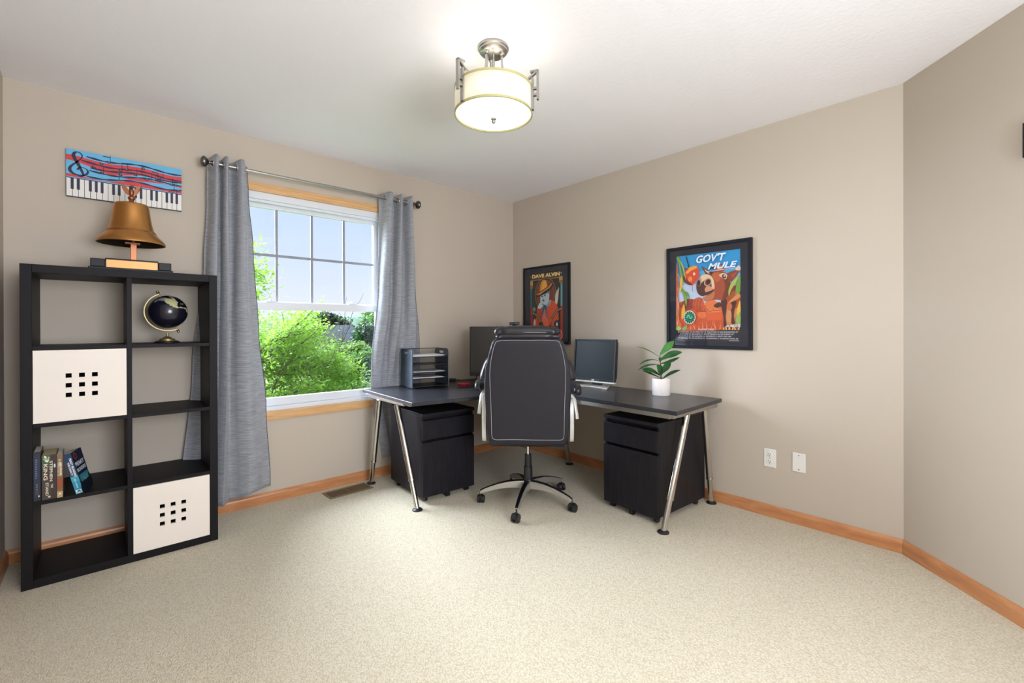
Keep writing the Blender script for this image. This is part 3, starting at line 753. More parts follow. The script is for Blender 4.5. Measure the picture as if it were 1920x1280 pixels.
# orange landscape
A.blob([(.0,.14),(.02,.42),(.14,.47),(.3,.48),(.34,.38),(.5,.42),(.74,.40),(.76,.2),(.7,.13),(.3,.12)],O1)
A.blob([(.06,.40),(.14,.485),(.28,.48),(.3,.40),(.2,.36)],(150,58,44))
A.blob([(.28,.36),(.27,.46),(.34,.50),(.42,.49),(.45,.42),(.41,.355),(.34,.345)],(206,88,48))
for dx in (.0,.05,.10): A.stroke(cr_open([(.30+dx,.36),(.285+dx,.42),(.32+dx,.485)]),.006,BD)
A.blob([(.48,.40),(.50,.46),(.60,.47),(.66,.42),(.70,.37),(.52,.365)],O2); A.blob([(.6,.40),(.68,.435),(.73,.40),(.66,.375)],BD)
A.rect(.50,.24,.73,.33,(226,98,44)); A.blob([(.50,.33),(.53,.36),(.70,.36),(.73,.33)],(238,136,76))
A.blob([(.35,.30),(.38,.33),(.47,.33),(.48,.28),(.40,.26)],O2)
for i in range(10): A.stroke(cr_open([(.32+.045*i,.36+.012*math.sin(i*2.3)),(.34+.045*i,.34),(.37+.045*i,.345+.01*math.cos(i))]),.006,(120,44,30))
for i in range(26):   # grass tufts
    x=.16+.022*i; hh=.05+.035*abs(math.sin(i*1.7)); lean=.03*math.sin(i*2.9)
    A.poly([(x,.135),(x+.022,.135),(x+.011+lean,.135+hh+.03)], (206,84,44) if i%3 else (236,150,84))
for i in range(12):
    x=.72+.022*i; A.poly([(x,.13),(x+.02,.13),(x+.01+.04*math.sin(i*1.9),.20+.03*abs(math.cos(i*2)))], (232,214,130) if i%2 else (206,90,52))
# mule body and legs
A.blob([(.80,.52),(.90,.60),(.98,.60),(1.0,.5),(.94,.44),(.85,.44)],BR)
A.blob([(.78,.50),(.90,.55),(1.0,.50),(1.0,.40),(.9,.36),(.80,.40)],(170,78,44))
A.blob([(.72,.46),(.80,.46),(.80,.36),(.785,.27),(.80,.18),(.755,.17),(.755,.27),(.73,.36)],BD)
A.blob([(.84,.44),(.94,.44),(.92,.36),(.905,.28),(.92,.20),(.87,.20),(.875,.29),(.86,.36)],BD)
A.blob([(.80,.40),(.86,.42),(.88,.37),(.83,.34)],(206,110,70))
# head
A.poly([(.41,.86),(.46,.835),(.56,.785),(.64,.77),(.60,.72),(.49,.755)],BD); A.poly([(.43,.85),(.50,.81),(.56,.765),(.50,.765)],(150,70,44)); A.stroke([(.47,.81),(.54,.765)],.010,CR)
A.poly([(.78,.74),(.86,.765),(1.0,.785),(.955,.72),(.87,.655),(.80,.67)],BR); A.poly([(.86,.73),(.97,.77),(.89,.68)],(176,72,58))
A.blob([(.60,.77),(.68,.785),(.78,.76),(.84,.70),(.86,.62),(.83,.52),(.77,.46),(.66,.465),(.56,.47),(.50,.50),(.50,.60),(.54,.70)],(168,76,40))
A.blob([(.74,.76),(.82,.71),(.86,.62),(.83,.52),(.77,.46),(.74,.48),(.78,.60)],(118,56,34))
A.blob([(.60,.76),(.70,.765),(.72,.70),(.66,.66),(.60,.70)],(196,98,52))
A.blob([(.44,.50),(.54,.52),(.62,.56),(.60,.48),(.52,.455),(.46,.46)],(196,120,84))
A.blob([(.345,.68),(.40,.74),(.48,.765),(.56,.745),(.61,.69),(.62,.60),(.58,.55),(.50,.525),(.42,.515),(.36,.55),(.335,.61)],BD)
A.blob([(.39,.725),(.46,.76),(.55,.745),(.605,.69),(.62,.60),(.585,.575),(.57,.66),(.53,.70),(.46,.69),(.40,.66)],CR)
A.blob([(.35,.68),(.39,.725),(.42,.70),(.40,.64),(.36,.63)],(196,150,120))
A.ell(.375,.665,.024,.036,DK); A.ell(.515,.668,.060,.045,(206,160,128),.2); A.ell(.52,.668,.046,.034,(120,58,44),.2); A.ell(.525,.672,.03,.022,DK,.2)
A.blob([(.47,.59),(.50,.62),(.57,.615),(.60,.585),(.52,.56),(.48,.56)],(222,150,118)); A.stroke(cr_open([(.44,.515),(.50,.545),(.57,.565),(.61,.58)]),.012,DK)
A.blob([(.69,.735),(.75,.755),(.81,.73),(.79,.685),(.75,.70)],CR); A.ell(.765,.718,.032,.022,DK,-.4); A.ell(.77,.722,.014,.011,(220,190,160))
A.blob([(.62,.79),(.66,.845),(.69,.815),(.72,.86),(.75,.82),(.80,.835),(.78,.785),(.70,.775)],(176,60,40)); A.blob([(.65,.79),(.68,.83),(.72,.84),(.75,.80)],(226,140,90))
# apple on a stick
A.blob([(.12,.76),(.17,.83),(.26,.865),(.35,.85),(.385,.80),(.37,.73),(.32,.68),(.275,.645),(.22,.665),(.15,.70)],(222,72,40))
A.blob([(.11,.76),(.13,.70),(.20,.655),(.27,.65),(.20,.70),(.16,.75)],(112,40,40))
A.blob([(.16,.80),(.24,.86),(.33,.865),(.34,.84),(.25,.815),(.19,.785)],(246,168,50)); A.ell(.235,.72,.035,.03,(244,146,62)); A.ell(.30,.775,.018,.018,(250,220,196))
A.stroke([(.17,.985),(.215,.86)],.016,(32,52,44)); A.blob([(.13,.855),(.17,.85),(.20,.83),(.15,.835)],(170,50,50))
A.stroke(cr_open([(.27,.65),(.272,.60),(.28,.575)]),.010,(206,130,70))
# corn plants
for pts,c in (([(.0,.98),(.04,.92),(.06,.80),(.10,.66),(.12,.72),(.08,.86),(.05,.99)],GR),([(.05,.96),(.10,.86),(.15,.74),(.17,.70),(.12,.88)],GL),([(.08,.60),(.12,.54),(.15,.44),(.17,.40),(.18,.50),(.12,.61)],GR),([(.14,.58),(.20,.56),(.23,.50),(.24,.47),(.20,.52),(.15,.55)],(104,150,60)),([(.0,.90),(.03,.80),(.03,.50),(.0,.30)],(206,104,64)),([(.02,.52),(.05,.40),(.03,.20),(.0,.15),(.0,.5)],(226,140,90)),([(.06,.68),(.09,.76),(.11,.68),(.08,.60),(.05,.58)],YE),([(.09,.36),(.13,.43),(.15,.34),(.12,.27),(.09,.26)],YE),([(.0,.28),(.05,.24),(.10,.18),(.05,.16),(.0,.17)],(222,110,60)),([(.10,.14),(.16,.18),(.19,.24),(.17,.15),(.14,.12)],(96,170,74)),([(.0,.16),(.05,.17),(.08,.14),(.04,.12),(.0,.13)],(156,196,84)),([(.83,.55),(.86,.62),(.92,.68),(.98,.70),(.93,.63),(.87,.56),(.84,.50)],GL),([(.93,.50),(.95,.62),(1.0,.72),(1.0,.56),(.96,.48)],GR),([(.82,.42),(.90,.48),(.98,.52),(1.0,.48),(.9,.44)],(222,140,84)),([(.95,.30),(.97,.40),(1.0,.44),(1.0,.28)],YE),([(.93,.22),(.97,.30),(1.0,.32),(1.0,.20)],(150,176,90)),([(.93,.78),(.97,.82),(1.0,.81),(1.0,.77)],(226,196,180))):
    A.blob([p for p in pts],c)
for i in range(7): A.stroke(cr_open([(.01+.012*i,.18+.09*i),(.03,.24+.09*i),(.025,.30+.08*i)]),.007,(150,60,40) if i%2 else (240,210,170))
# green round seal
A.ell(.225,.275,.098,.078,(226,238,226)); A.ell(.225,.275,.088,.070,(24,84,72)); A.ell(.225,.275,.062,.050,(30,132,100))
for i in range(14):
    a=i*2*PI/14; A.ell(.225+.077*math.cos(a),.275+.061*math.sin(a),.006,.005,(206,226,214),0,8)
A.stroke(cr_open([(.18,.27),(.21,.30),(.24,.26),(.27,.285)]),.012,(120,206,160)); A.stroke(cr_open([(.19,.245),(.23,.25),(.26,.25)]),.010,(14,60,52))
# lettering
A.text("GOV'T",.33,.893,.115,(24,110,176),.47,.03,.3); A.text("GOV'T",.337,.899,.110,(226,238,250),.46,.03,.3)
A.text("MULE",.515,.805,.095,(24,110,176),.45,.03,.3); A.text("MULE",.522,.811,.090,(226,238,250),.44,.03,.3)
A.stroke([(.50,.787),(.97,.80)],.005,(206,226,244))
A.text("SUMMER TOUR",.37,.128,.022,(226,226,230),.25,.02)
for i,(tx,x0,w_) in enumerate((("8/12 PORTLAND, OR  8/14 PARK CITY, UT  8/16 STOWE, VT AND BURLINGTON, VT",.03,.94),("8/18 LYONS, CO  8/20 AUSTIN, TX  8/21 PITTSBURGH, PA  8/23 ALBANY, NY",.07,.84),("8/25 BUFFALO, NY  8/26 OAKLAND, CA  8/27 PRINCE, IL  8/28 ST. PAUL, MN",.05,.82),("9/1 NASHVILLE, TN  9/2 HOUSTON, TX  9/3 PLEASANT, IL  9/4 GRAND RAPIDS, MI",.03,.94))):
    A.text(tx,x0,.098-.024*i,.021,(206,206,214),w_,.012)
A.stroke([(.84,.012),(.985,.012)],.005,(206,206,210))
A.build('print', M['art'], t)

# --- smaller looking poster nearest the corner
t, fn = framed('framed_poster', 'framed poster of a cowboy in a yellow hat, behind the office chair near the corner', -0.166, -0.758, 1.031, 1.757, 0.020, 0.066, 0.030, 0.032)
A = Art(fn, 0.00007)
A.rect(0,0,1,1,(40,34,30))
TE=(72,140,150); OR=(226,82,44); GD=(206,160,84); SK=(196,216,220)
A.rect(0,.0,.075,.47,(150,44,36)); A.rect(.925,.0,1,.47,(190,60,40)); A.rect(.0,.47,.05,.80,(46,110,126)); A.rect(.925,.47,.99,.84,TE); A.rect(.945,.47,.965,.84,(130,190,196))
A.rect(0,.80,.09,.87,GD); A.rect(.89,.84,1,.90,GD); A.blob([(0,.80),(.09,.80),(.07,.75),(.02,.75)],(150,110,60)); A.blob([(.89,.84),(1,.84),(.98,.80),(.91,.80)],(150,110,60))
A.stroke([(.0,.88),(1,.885)],.010,(196,156,90))
for i,(cx,cy,rx,ry,c) in enumerate(((.48,.66,.33,.25,(120,84,60)),(.48,.66,.305,.228,(52,40,34)),(.48,.66,.28,.208,(130,92,64)),(.48,.655,.255,.19,(140,52,34)))): A.ell(cx,cy,rx,ry,c,0,40)
for i in range(30):
    a=i*2*PI/30; A.ell(.48+.318*math.cos(a),.66+.24*math.sin(a),.007,.007,GD,0,8)
# wings
for sx,x0 in ((1,.78),):
    for k in range(7): A.blob([(x0,.54+.012*k),(x0+.07+.008*k,.56+.026*k),(x0+.13-.008*k,.60+.024*k),(x0+.10,.58+.026*k),(x0+.02,.55+.02*k)],(226,222,206) if k%2 else (190,186,170))
    A.blob([(.76,.50),(.80,.60),(.84,.68),(.87,.63),(.86,.55),(.82,.48)],(222,216,196))
# coat
A.blob([(.08,.0),(.10,.16),(.20,.30),(.24,.46),(.34,.53),(.50,.52),(.66,.56),(.78,.52),(.86,.44),(.88,.28),(.90,.10),(.94,.0)],OR)
A.blob([(.30,.50),(.40,.30),(.44,.14),(.30,.10),(.22,.30)],(196,60,34)); A.blob([(.48,.44),(.58,.20),(.40,.10),(.38,.28)],(236,104,64))
A.blob([(.25,.46),(.32,.53),(.42,.52),(.40,.47),(.30,.44)],(206,222,222)); A.blob([(.50,.49),(.60,.56),(.66,.56),(.62,.50),(.54,.46)],(140,170,184))
# face
A.blob([(.33,.60),(.34,.52),(.40,.475),(.48,.475),(.56,.52),(.60,.58),(.60,.69),(.50,.70),(.36,.67)],SK)
A.blob([(.34,.68),(.60,.71),(.60,.66),(.55,.665),(.42,.65)],(120,150,160)); A.ell(.385,.625,.022,.010,(40,50,50)); A.ell(.475,.635,.026,.011,(40,50,50))
A.stroke(cr_open([(.36,.648),(.385,.655),(.41,.645)]),.009,(40,44,44)); A.stroke(cr_open([(.45,.655),(.48,.665),(.51,.655)]),.009,(40,44,44))
A.stroke(cr_open([(.42,.63),(.41,.59),(.43,.58)]),.007,(90,110,116)); A.blob([(.385,.565),(.42,.575),(.47,.568),(.43,.555)],(50,60,60)); A.stroke([(.40,.54),(.46,.542)],.007,(176,60,50)); A.ell(.41,.505,.035,.012,(90,190,160))
# hat
A.blob([(.18,.645),(.30,.655),(.42,.69),(.56,.73),(.68,.79),(.70,.80),(.72,.77),(.64,.71),(.50,.67),(.36,.635),(.24,.62)],(44,40,44))
A.blob([(.20,.66),(.30,.68),(.34,.80),(.40,.865),(.50,.865),(.55,.80),(.56,.745),(.66,.80),(.70,.80),(.60,.74),(.46,.70),(.32,.655)],(232,156,44))
A.blob([(.40,.72),(.42,.82),(.48,.85),(.52,.80),(.50,.73)],(244,186,84)); A.stroke(cr_open([(.30,.685),(.42,.715),(.54,.755)]),.016,(60,40,30))
# scarf
A.blob([(.42,.48),(.46,.50),(.52,.47),(.54,.36),(.57,.28),(.50,.34),(.47,.44),(.42,.36),(.36,.28),(.38,.38)],(52,96,130))
for i in range(9): A.ell(.40+.018*i,.33+.03*math.sin(i*2.1),.008,.008,(150,196,210),0,8)
A.ell(.14,.43,.045,.035,(40,130,140)); A.stroke(cr_open([(.10,.42),(.14,.46),(.18,.42)]),.010,(120,210,206))
# belts of cartridges and gun
for pts in ([(.10,.38),(.22,.34),(.32,.26),(.36,.20)],[(.96,.43),(.84,.40),(.74,.33),(.66,.25)]):
    q=cr_open(pts,8); A.stroke(q,.045,(48,34,34))
    for i in range(1,len(q)-1,2): A.ell(q[i][0],q[i][1],.013,.009,(214,190,120),0,8)
A.blob([(.30,.22),(.40,.24),(.44,.16),(.50,.13),(.62,.18),(.68,.24),(.64,.14),(.54,.09),(.44,.07),(.34,.04),(.28,.10)],(28,36,36))
A.blob([(.12,.24),(.16,.29),(.19,.25),(.18,.18),(.13,.17)],(230,190,160)); A.blob([(.10,.16),(.18,.17),(.22,.08),(.20,.0),(.10,.0)],(232,90,70))
A.blob([(.76,.24),(.90,.26),(.92,.16),(.86,.13),(.78,.15)],(44,36,48)); A.poly([(.84,.17),(.865,.20),(.84,.24),(.815,.20)],(236,236,230))
A.ell(.88,.05,.115,.085,(244,200,180)); A.ell(.88,.05,.105,.076,(224,60,44)); A.blob([(.14,.03),(.24,.05),(.30,.02),(.20,-.0)],(220,220,214))
A.text("DAVE ALVIN",.075,.903,.082,(120,70,30),.86,.07); A.text("DAVE ALVIN",.085,.912,.072,(250,222,150),.84,.045)
A.ell(.03,.935,.012,.010,(120,190,190)); A.ell(.965,.945,.014,.011,(150,210,200))
A.build('print', M['art'], t)

# small dark frame whose edge just shows on the angled wall
t = thing('wall_plaque', 'dark wall frame cut off at the right picture edge on the angled wall', 'picture', (-0.383, -3.390, 1.83), 225)
MB().box(0.0,0.40,-0.022,-0.002,0,0.135).build('frame', M['ebony'], t, bevel=0.002)
t.location = (-0.422, -3.429, 1.83)

# ================================================================ WALL PLATES AND FLOOR VENT
t = thing('power_outlet', 'white duplex power outlet on the right wall, left of the blank plate', 'outlet', (0,-2.372,0.363))
MB().box(-0.006,-0.0005,-0.035,0.035,-0.057,0.057).build('plate', M['outlet'], t, bevel=0.003)
for s in (1,-1):
    r = MB(); r.lathe([(0.017,-0.006),(0.017,-0.0085),(0.015,-0.009)], (0,0,s*0.0215), 24, ax='x')
    rc = r.build('receptacle', M['outlet'], t, smooth=True)
    q = MB(); q.box(-0.0096,-0.0088,0.0045,0.0068,s*0.0215+0.0,s*0.0215+0.009); q.box(-0.0096,-0.0088,-0.0068,-0.0045,s*0.0215+0.0,s*0.0215+0.009); q.lathe([(0.003,-0.0088),(0.003,-0.0097)], (0,0,s*0.0215-0.007), 10, ax='x')
    q.build('slots', M['slot'], rc)
MB().lathe([(0.003,-0.006),(0.003,-0.0075)], (0,0,0), 10, ax='x').build('screw', M['steel'], t)
t = thing('blank_wall_plate', 'plain white blank cover plate on the right wall, right of the outlet', 'wall plate', (0,-2.530,0.368))
MB().box(-0.006,-0.0005,-0.035,0.035,-0.057,0.057).build('plate', M['outlet'], t, bevel=0.003)
for s in (1,-1): MB().lathe([(0.003,-0.006),(0.003,-0.0078)], (0,0,s*0.0415), 10, ax='x').build('screw', M['slot'], t)
t = thing('floor_vent', 'bronze slatted floor register in the carpet below the window', 'floor vent', (-1.764,-0.155,0.0), 2)
f = MB(); VX, VY = 0.160, 0.075
f.box(-VX,VX,-VY,-VY+0.02,0.0,0.006); f.box(-VX,VX,VY-0.02,VY,0.0,0.006); f.box(-VX,-VX+0.018,-VY+0.02,VY-0.02,0.0,0.006); f.box(VX-0.018,VX,-VY+0.02,VY-0.02,0.0,0.006)
f.build('register_frame', M['vent'], t, bevel=0.0015)
MB().box(-VX+0.018,VX-0.018,-VY+0.02,VY-0.02,0.0002,0.0012).build('duct', M['ventd'], t)
f = MB()
for i in range(23): 
    x = -VX+0.028+i*(2*VX-0.056)/22
    f.obox((x,-VY+0.02,0.0035), (0,2*VY-0.04,0), 0.0012, 0.0026, 0, (0.6,0,0.8))
f.box(-0.003,0.003,-VY+0.02,VY-0.02,0.0012,0.005)
f.build('slats', M['vent'], t)

# ================================================================ CEILING LIGHT
LX, LY = -1.775, -1.82
t = thing('ceiling_light', 'semi-flush drum ceiling light with brushed nickel brackets, switched on', 'ceiling light', (LX,LY,H))
m = MB(); m.lathe([(0.066,-0.0005),(0.069,-0.006),(0.069,-0.012),(0.064,-0.016),(0.064,-0.022),(0.058,-0.028),(0.05,-0.034),(0.0,-0.036)], (0,0,0), 48); m.build('canopy', M['steel'], t, smooth=True)
DR = 0.172; ZB, ZT = 2.133-H, 2.250-H
VA = math.atan2(math.cos(0.736), math.sin(0.736))   # heading of the camera axis in plan
def az(deg): return VA-PI/2+R_(deg)
m = MB(); m.lathe([(DR,ZB+0.004),(DR,ZT)], (0,0,0), 64, close=False); sh = m.build('drum_shade', M['shade'], t, smooth=True, solid=0.002)
for z in (ZB+0.003, ZT-0.004):
    MB().lathe([(DR+0.0035,z-0.004),(DR+0.0035,z+0.005),(DR-0.002,z+0.005),(DR-0.002,z-0.004),(DR+0.0035,z-0.004)], (0,0,0), 64, close=False).build('rim_band', M['trim_y'], t, smooth=True)
m = MB(); m.lathe([(0.0005,ZB-0.010),(0.05,ZB-0.009),(0.12,ZB-0.005),(0.160,ZB+0.001),(DR-0.004,ZB+0.006)], (0,0,0), 64, close=False); m.build('diffuser', M['diff'], t, smooth=True)
m = MB(); m.lathe([(0.0,ZB-0.036),(0.006,ZB-0.034),(0.009,ZB-0.028),(0.006,ZB-0.022),(0.012,ZB-0.018),(0.012,ZB-0.012),(0.004,ZB-0.009)], (0,0,0), 20); m.build('finial', M['steel'], t, smooth=True)
m = MB(); m.tube([(0,0,-0.03),(0,0,ZB-0.008)], 0.007, 12); m.tube([(0,0,ZT-0.004),(0,0,ZT-0.01)], 0.03, 16); m.build('center_rod', M['steel'], t, smooth=True)
for dg in (225, 345, 105):
    a = az(dg); ca, sa = math.cos(a), math.sin(a)
    P3 = lambda r,z,tw=0: (r*ca-tw*sa, r*sa+tw*ca, z)
    prof = [(0.040,-0.032),(0.040,-0.075),(0.046,-0.115),(0.062,-0.150),(0.088,-0.172),(0.120,-0.178),(0.160,-0.166),(0.198,-0.140)]
    m = MB(); q = cr_open(prof, 5)
    for (r1,z1),(r2,z2) in zip(q,q[1:]):
        m.obox(P3(r1,z1), Vector(P3(r2,z2))-Vector(P3(r1,z1)), 0.007, 0.0035)
    m.lathe([(0.011,-0.034),(0.011,-0.042),(0.007,-0.046)], P3(0.04,0), 16)
    m.build('support_arm', M['steel'], t)
    m = MB()
    def bar(r,z0,z1,hw=0.006,hd=0.004): m.obox(P3(r,z0), (0,0,z1-z0), hw if False else 0.0085, hd, 0, (ca,sa,0))
    bar(0.203,-0.135,-0.262); bar(0.180,-0.165,-0.305)
    for z in (-0.212,-0.240): m.obox(P3(0.176,z), Vector(P3(0.205,z))-Vector(P3(0.176,z)), 0.006, 0.005)
    m.obox(P3(0.170,-0.137), Vector(P3(0.207,-0.137))-Vector(P3(0.170,-0.137)), 0.0085, 0.004)
    m.build('side_bracket', M['steel'], t)
for i in range(3):
    a = az(45+120*i); d = bpy.data.lights.new('bulb_glow','POINT'); d.energy = 0.26; d.shadow_soft_size = 0.025; d.color = (1.0,0.96,0.90)
    o = bpy.data.objects.new('bulb_glow', d); COL.objects.link(o); o.location = (LX+0.085*math.cos(a), LY+0.085*math.sin(a), H+ZT-0.035)

def superell(mb, c, s, e1=0.5, e2=0.5, nu=28, nv=16, m=0, fn=None):
    def cs(a, e): v = math.cos(a); return math.copysign(abs(v)**e, v)
    def sn(a, e): v = math.sin(a); return math.copysign(abs(v)**e, v)
    vs = []
    for j in range(nv+1):
        ph = -PI/2+PI*j/nv
        for i in range(nu):
            th = 2*PI*i/nu
            p = (c[0]+s[0]*cs(ph,e1)*cs(th,e2), c[1]+s[1]*cs(ph,e1)*sn(th,e2), c[2]+s[2]*sn(ph,e1))
            vs.append(fn(p) if fn else p)
    fs = [(j*nu+i, j*nu+(i+1)%nu, (j+1)*nu+(i+1)%nu, (j+1)*nu+i) for j in range(nv) for i in range(nu)]
    return mb.add(vs, fs, m)
def arc(c, r, a0, a1, n=10, pl='xz'):
    out = []
    for i in range(n+1):
        a = R_(a0+(a1-a0)*i/n); u,v = r*math.cos(a), r*math.sin(a)
        out.append((c[0]+u, c[1], c[2]+v) if pl == 'xz' else (c[0]+u, c[1]+v, c[2]))
    return out

def cr_open3(pts, n=6):
    out = []
    for i in range(len(pts)-1):
        p0,p1,p2,p3 = pts[max(i-1,0)],pts[i],pts[i+1],pts[min(i+2,len(pts)-1)]
        for j in range(n):
            t = j/n; out.append(tuple(0.5*((2*p1[a])+(-p0[a]+p2[a])*t+(2*p0[a]-5*p1[a]+4*p2[a]-p3[a])*t*t+(-p0[a]+3*p1[a]-3*p2[a]+p3[a])*t**3) for a in (0,1,2)))
    out.append(pts[-1]); return out

# ================================================================ CUBE SHELF
KX0, KX1, KY0, KY1, KH = -3.358, -2.606, -0.405, -0.016, 1.474
KW = KX1-KX0; KD = KY1-KY0
sh = thing('cube_shelf', 'tall black-brown cube shelf, four rows by two, standing by the window wall', 'shelf', (KX0, KY0, 0))
ot, it_ = 0.038, 0.018
for x in (0, KW-ot): MB().box(x,x+ot,0,KD,0,KH).build('side_panel', M['kall'], sh, bevel=0.0015)
MB().box(ot,KW-ot,0,KD,KH-ot,KH).build('top_panel', M['kall'], sh, bevel=0.0015)
MB().box(ot,KW-ot,0,KD,0,ot).build('bottom_panel', M['kall'], sh, bevel=0.0015)
cxd = KW/2; 
MB().box(cxd-0.010,cxd+0.010,0.002,KD,ot,KH-ot).build('divider', M['kall'], sh, bevel=0.001)
cellh = (KH-2*ot-3*it_)/4
ZS = [ot+(cellh+it_)*k for k in range(4)]       # cell floors
for k in (1,2,3):
    for (a,b_) in ((ot,cxd-0.010),(cxd+0.010,KW-ot)):
        MB().box(a,b_,0.002,KD,ZS[k]-it_,ZS[k]).build('shelf', M['kall'], sh, bevel=0.001)
def door(col, row):
    x0,x1 = (ot,cxd-0.010) if col == 0 else (cxd+0.010,KW-ot)
    z0,z1 = ZS[row], ZS[row]+cellh; g = 0.0018
    x0+=g; x1-=g; z0+=g; z1-=g; cx,cz = (x0+x1)/2,(z0+z1)/2; hs, sp = 0.0105, 0.0455
    xs = [x0]+[cx+k*sp+s*hs for k in (-1,0,1) for s in (-1,1)]+[x1]
    zs = [z0]+[cz+k*sp+s*hs for k in (-1,0,1) for s in (-1,1)]+[z1]
    d = MB(); y0,y1 = -0.001, 0.013
    vs = [(x,y0,z) for z in zs for x in xs]+[(x,y1,z) for z in zs for x in xs]; n = len(xs); N = n*len(zs); fs = []
    hole = lambda i,j: i in (1,3,5) and j in (1,3,5)
    for j in range(n-1):
        for i in range(n-1):
            a,b_,c,e_ = j*n+i, j*n+i+1, (j+1)*n+i+1, (j+1)*n+i
            if not hole(i,j): fs += [(a,b_,c,e_),(N+e_,N+c,N+b_,N+a)]
            else: fs += [(a,N+a,N+b_,b_),(b_,N+b_,N+c,c),(c,N+c,N+e_,e_),(e_,N+e_,N+a,a)]
    q = [0,n-1,N-1,N-n]
    for i in range(4): fs.append((q[i], N+q[i], N+q[(i+1)%4], q[(i+1)%4]))
    d.add(vs, fs); o = d.build('door', M['whitep'], sh); o['label'] = 'white door with nine square holes'
    bx = MB(); t_ = 0.006
    bx.box(x0,x0+t_,y1,KD-0.02,z0,z1); bx.box(x1-t_,x1,y1,KD-0.02,z0,z1); bx.box(x0+t_,x1-t_,y1,KD-0.02,z0,z0+t_); bx.box(x0+t_,x1-t_,y1,KD-0.02,z1-t_,z1); bx.box(x0+t_,x1-t_,KD-0.03,KD-0.02,z0+t_,z1-t_)
    bx.build('insert_box', M['kall'], sh)  # dark colour stands in for the shade inside the enclosed box
door(0,2); door(1,0)

# ================================================================ BRASS BELL
bl = thing('brass_bell', 'large brass bell with eagle finial on a black base atop the cube shelf', 'bell', (-2.966,-0.270,KH))
m = MB(); m.box(-0.150,0.150,-0.075,0.075,0.0,0.048); m.box(-0.168,0.168,-0.085,0.085,0.0,0.014); m.box(-0.160,-0.105,-0.083,0.083,0.014,0.054); m.box(0.105,0.160,-0.083,0.083,0.014,0.054); m.box(-0.105,0.105,-0.079,0.079,0.044,0.060)
m.build('base', M['ebony'], bl, bevel=0.003)
m = MB(); m.box(-0.102,0.102,-0.083,-0.079,0.006,0.052); o = m.build('plaque', M['gold'], bl, bevel=0.001); o['label'] = 'blank gold name plate'
m = MB(); m.box(-0.006,0.020,-0.016,-0.010,0.058,0.150); m.box(-0.006,0.020,0.010,0.016,0.058,0.150); m.box(-0.006,0.020,-0.016,0.016,0.058,0.064); m.box(-0.028,0.034,-0.018,0.018,0.150,0.157); m.tube([(0.007,0,0.150),(0.007,0,0.34)],0.008,12)
m.build('post', M['copper'], bl, bevel=0.0015)
pr = [(0.1440,0.150),(0.1435,0.157),(0.1380,0.168),(0.1260,0.182),(0.1120,0.197),(0.1050,0.206),(0.1035,0.209),(0.1010,0.211),(0.0930,0.230),(0.0855,0.258),(0.0805,0.290),(0.0765,0.322),(0.0735,0.348),(0.0715,0.356),(0.0660,0.360),(0.0300,0.366),(0.0005,0.367)]
m = MB(); m.lathe(pr, (0,0,0), 72, close=False)
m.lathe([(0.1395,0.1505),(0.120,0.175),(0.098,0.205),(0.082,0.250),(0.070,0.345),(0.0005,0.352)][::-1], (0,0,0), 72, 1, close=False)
m.lathe([(0.1395,0.1505),(0.1440,0.150)], (0,0,0), 72, 0, close=False)
for k in range(3): m.torus((0,0,0.2085+0.0035*k), 0.1035-0.0012*k, 0.0012, 72, 6)
m.build('bell_body', [M['brass'], M['brassd']], bl, smooth=True, angle=50)
m = MB(); m.ball((0.007,0,0.185), 0.018, 16, 10); m.tube([(0.007,0,0.19),(0.007,0,0.33)],0.004,8); m.build('clapper', M['brassd'], bl, smooth=True)
m = MB(); m.lathe([(0.022,0.364),(0.022,0.369),(0.012,0.374),(0.010,0.380),(0.015,0.387),(0.016,0.394),(0.010,0.402),(0.006,0.406)], (0,0,0), 20)
superell(m, (0,0,0.424), (0.011,0.013,0.024), 1, 1, 16, 10); m.ball((0.002,-0.010,0.450),0.0085,12,8); m.tube([(0.002,-0.018,0.450),(0.003,-0.026,0.446)],[0.004,0.001],8)
for s in (-1,1):
    k = 1.0 if s < 0 else 0.92
    def wing(p, tt, s=s, k=k): return (s*p[0]*k, 0.004-0.004*tt+0.12*p[0], p[1])
    outl_ = [(0.004,0.412),(0.012,0.436),(0.022,0.452),(0.034,0.466),(0.047,0.480 if s<0 else 0.462),(0.044,0.466),(0.040,0.450),(0.036,0.436),(0.030,0.424),(0.020,0.412),(0.008,0.404)]
    m.xprism(outl_, wing)
m.box(-0.010,0.010,0.0,0.010,0.400,0.412)
m.build('eagle_finial', M['copper'], bl, smooth=True, angle=35)

# ================================================================ GLOBE
gl = thing('desk_globe', 'small dark globe on a brass stand inside the top right shelf cube', 'globe', (-2.815,-0.235,ZS[3]))
m = MB(); m.lathe([(0.058,0.0),(0.058,0.006),(0.050,0.010),(0.040,0.014)], (0,0,0), 40); m.build('base_ring', M['ebony'], gl, smooth=True)
m = MB(); m.lathe([(0.048,0.0085),(0.048,0.0125),(0.036,0.014),(0.035,0.022),(0.030,0.023),(0.024,0.025),(0.018,0.031),(0.012,0.034),(0.006,0.037),(0.0055,0.055)], (0,0,0), 32); m.build('stand', M['goldp'], gl, smooth=True)
GC = Vector((0.004,0,0.172)); GRD = 0.090
ax_ = Vector((-math.sin(R_(23)),0,math.cos(R_(23))))
gb = bpy.data.meshes.new('sphere'); vs=[]; fs=[]; nu,nv = 128,72
for j in range(nv+1):
    for i in range(nu):
        a = 2*PI*i/nu; ph = PI*j/nv; vs.append((GC.x+GRD*math.sin(ph)*math.cos(a), GC.y+GRD*math.sin(ph)*math.sin(a), GC.z+GRD*math.cos(ph)))
for j in range(nv):
    for i in range(nu): fs.append((j*nu+i,(j+1)*nu+i,(j+1)*nu+(i+1)%nu,j*nu+(i+1)%nu))
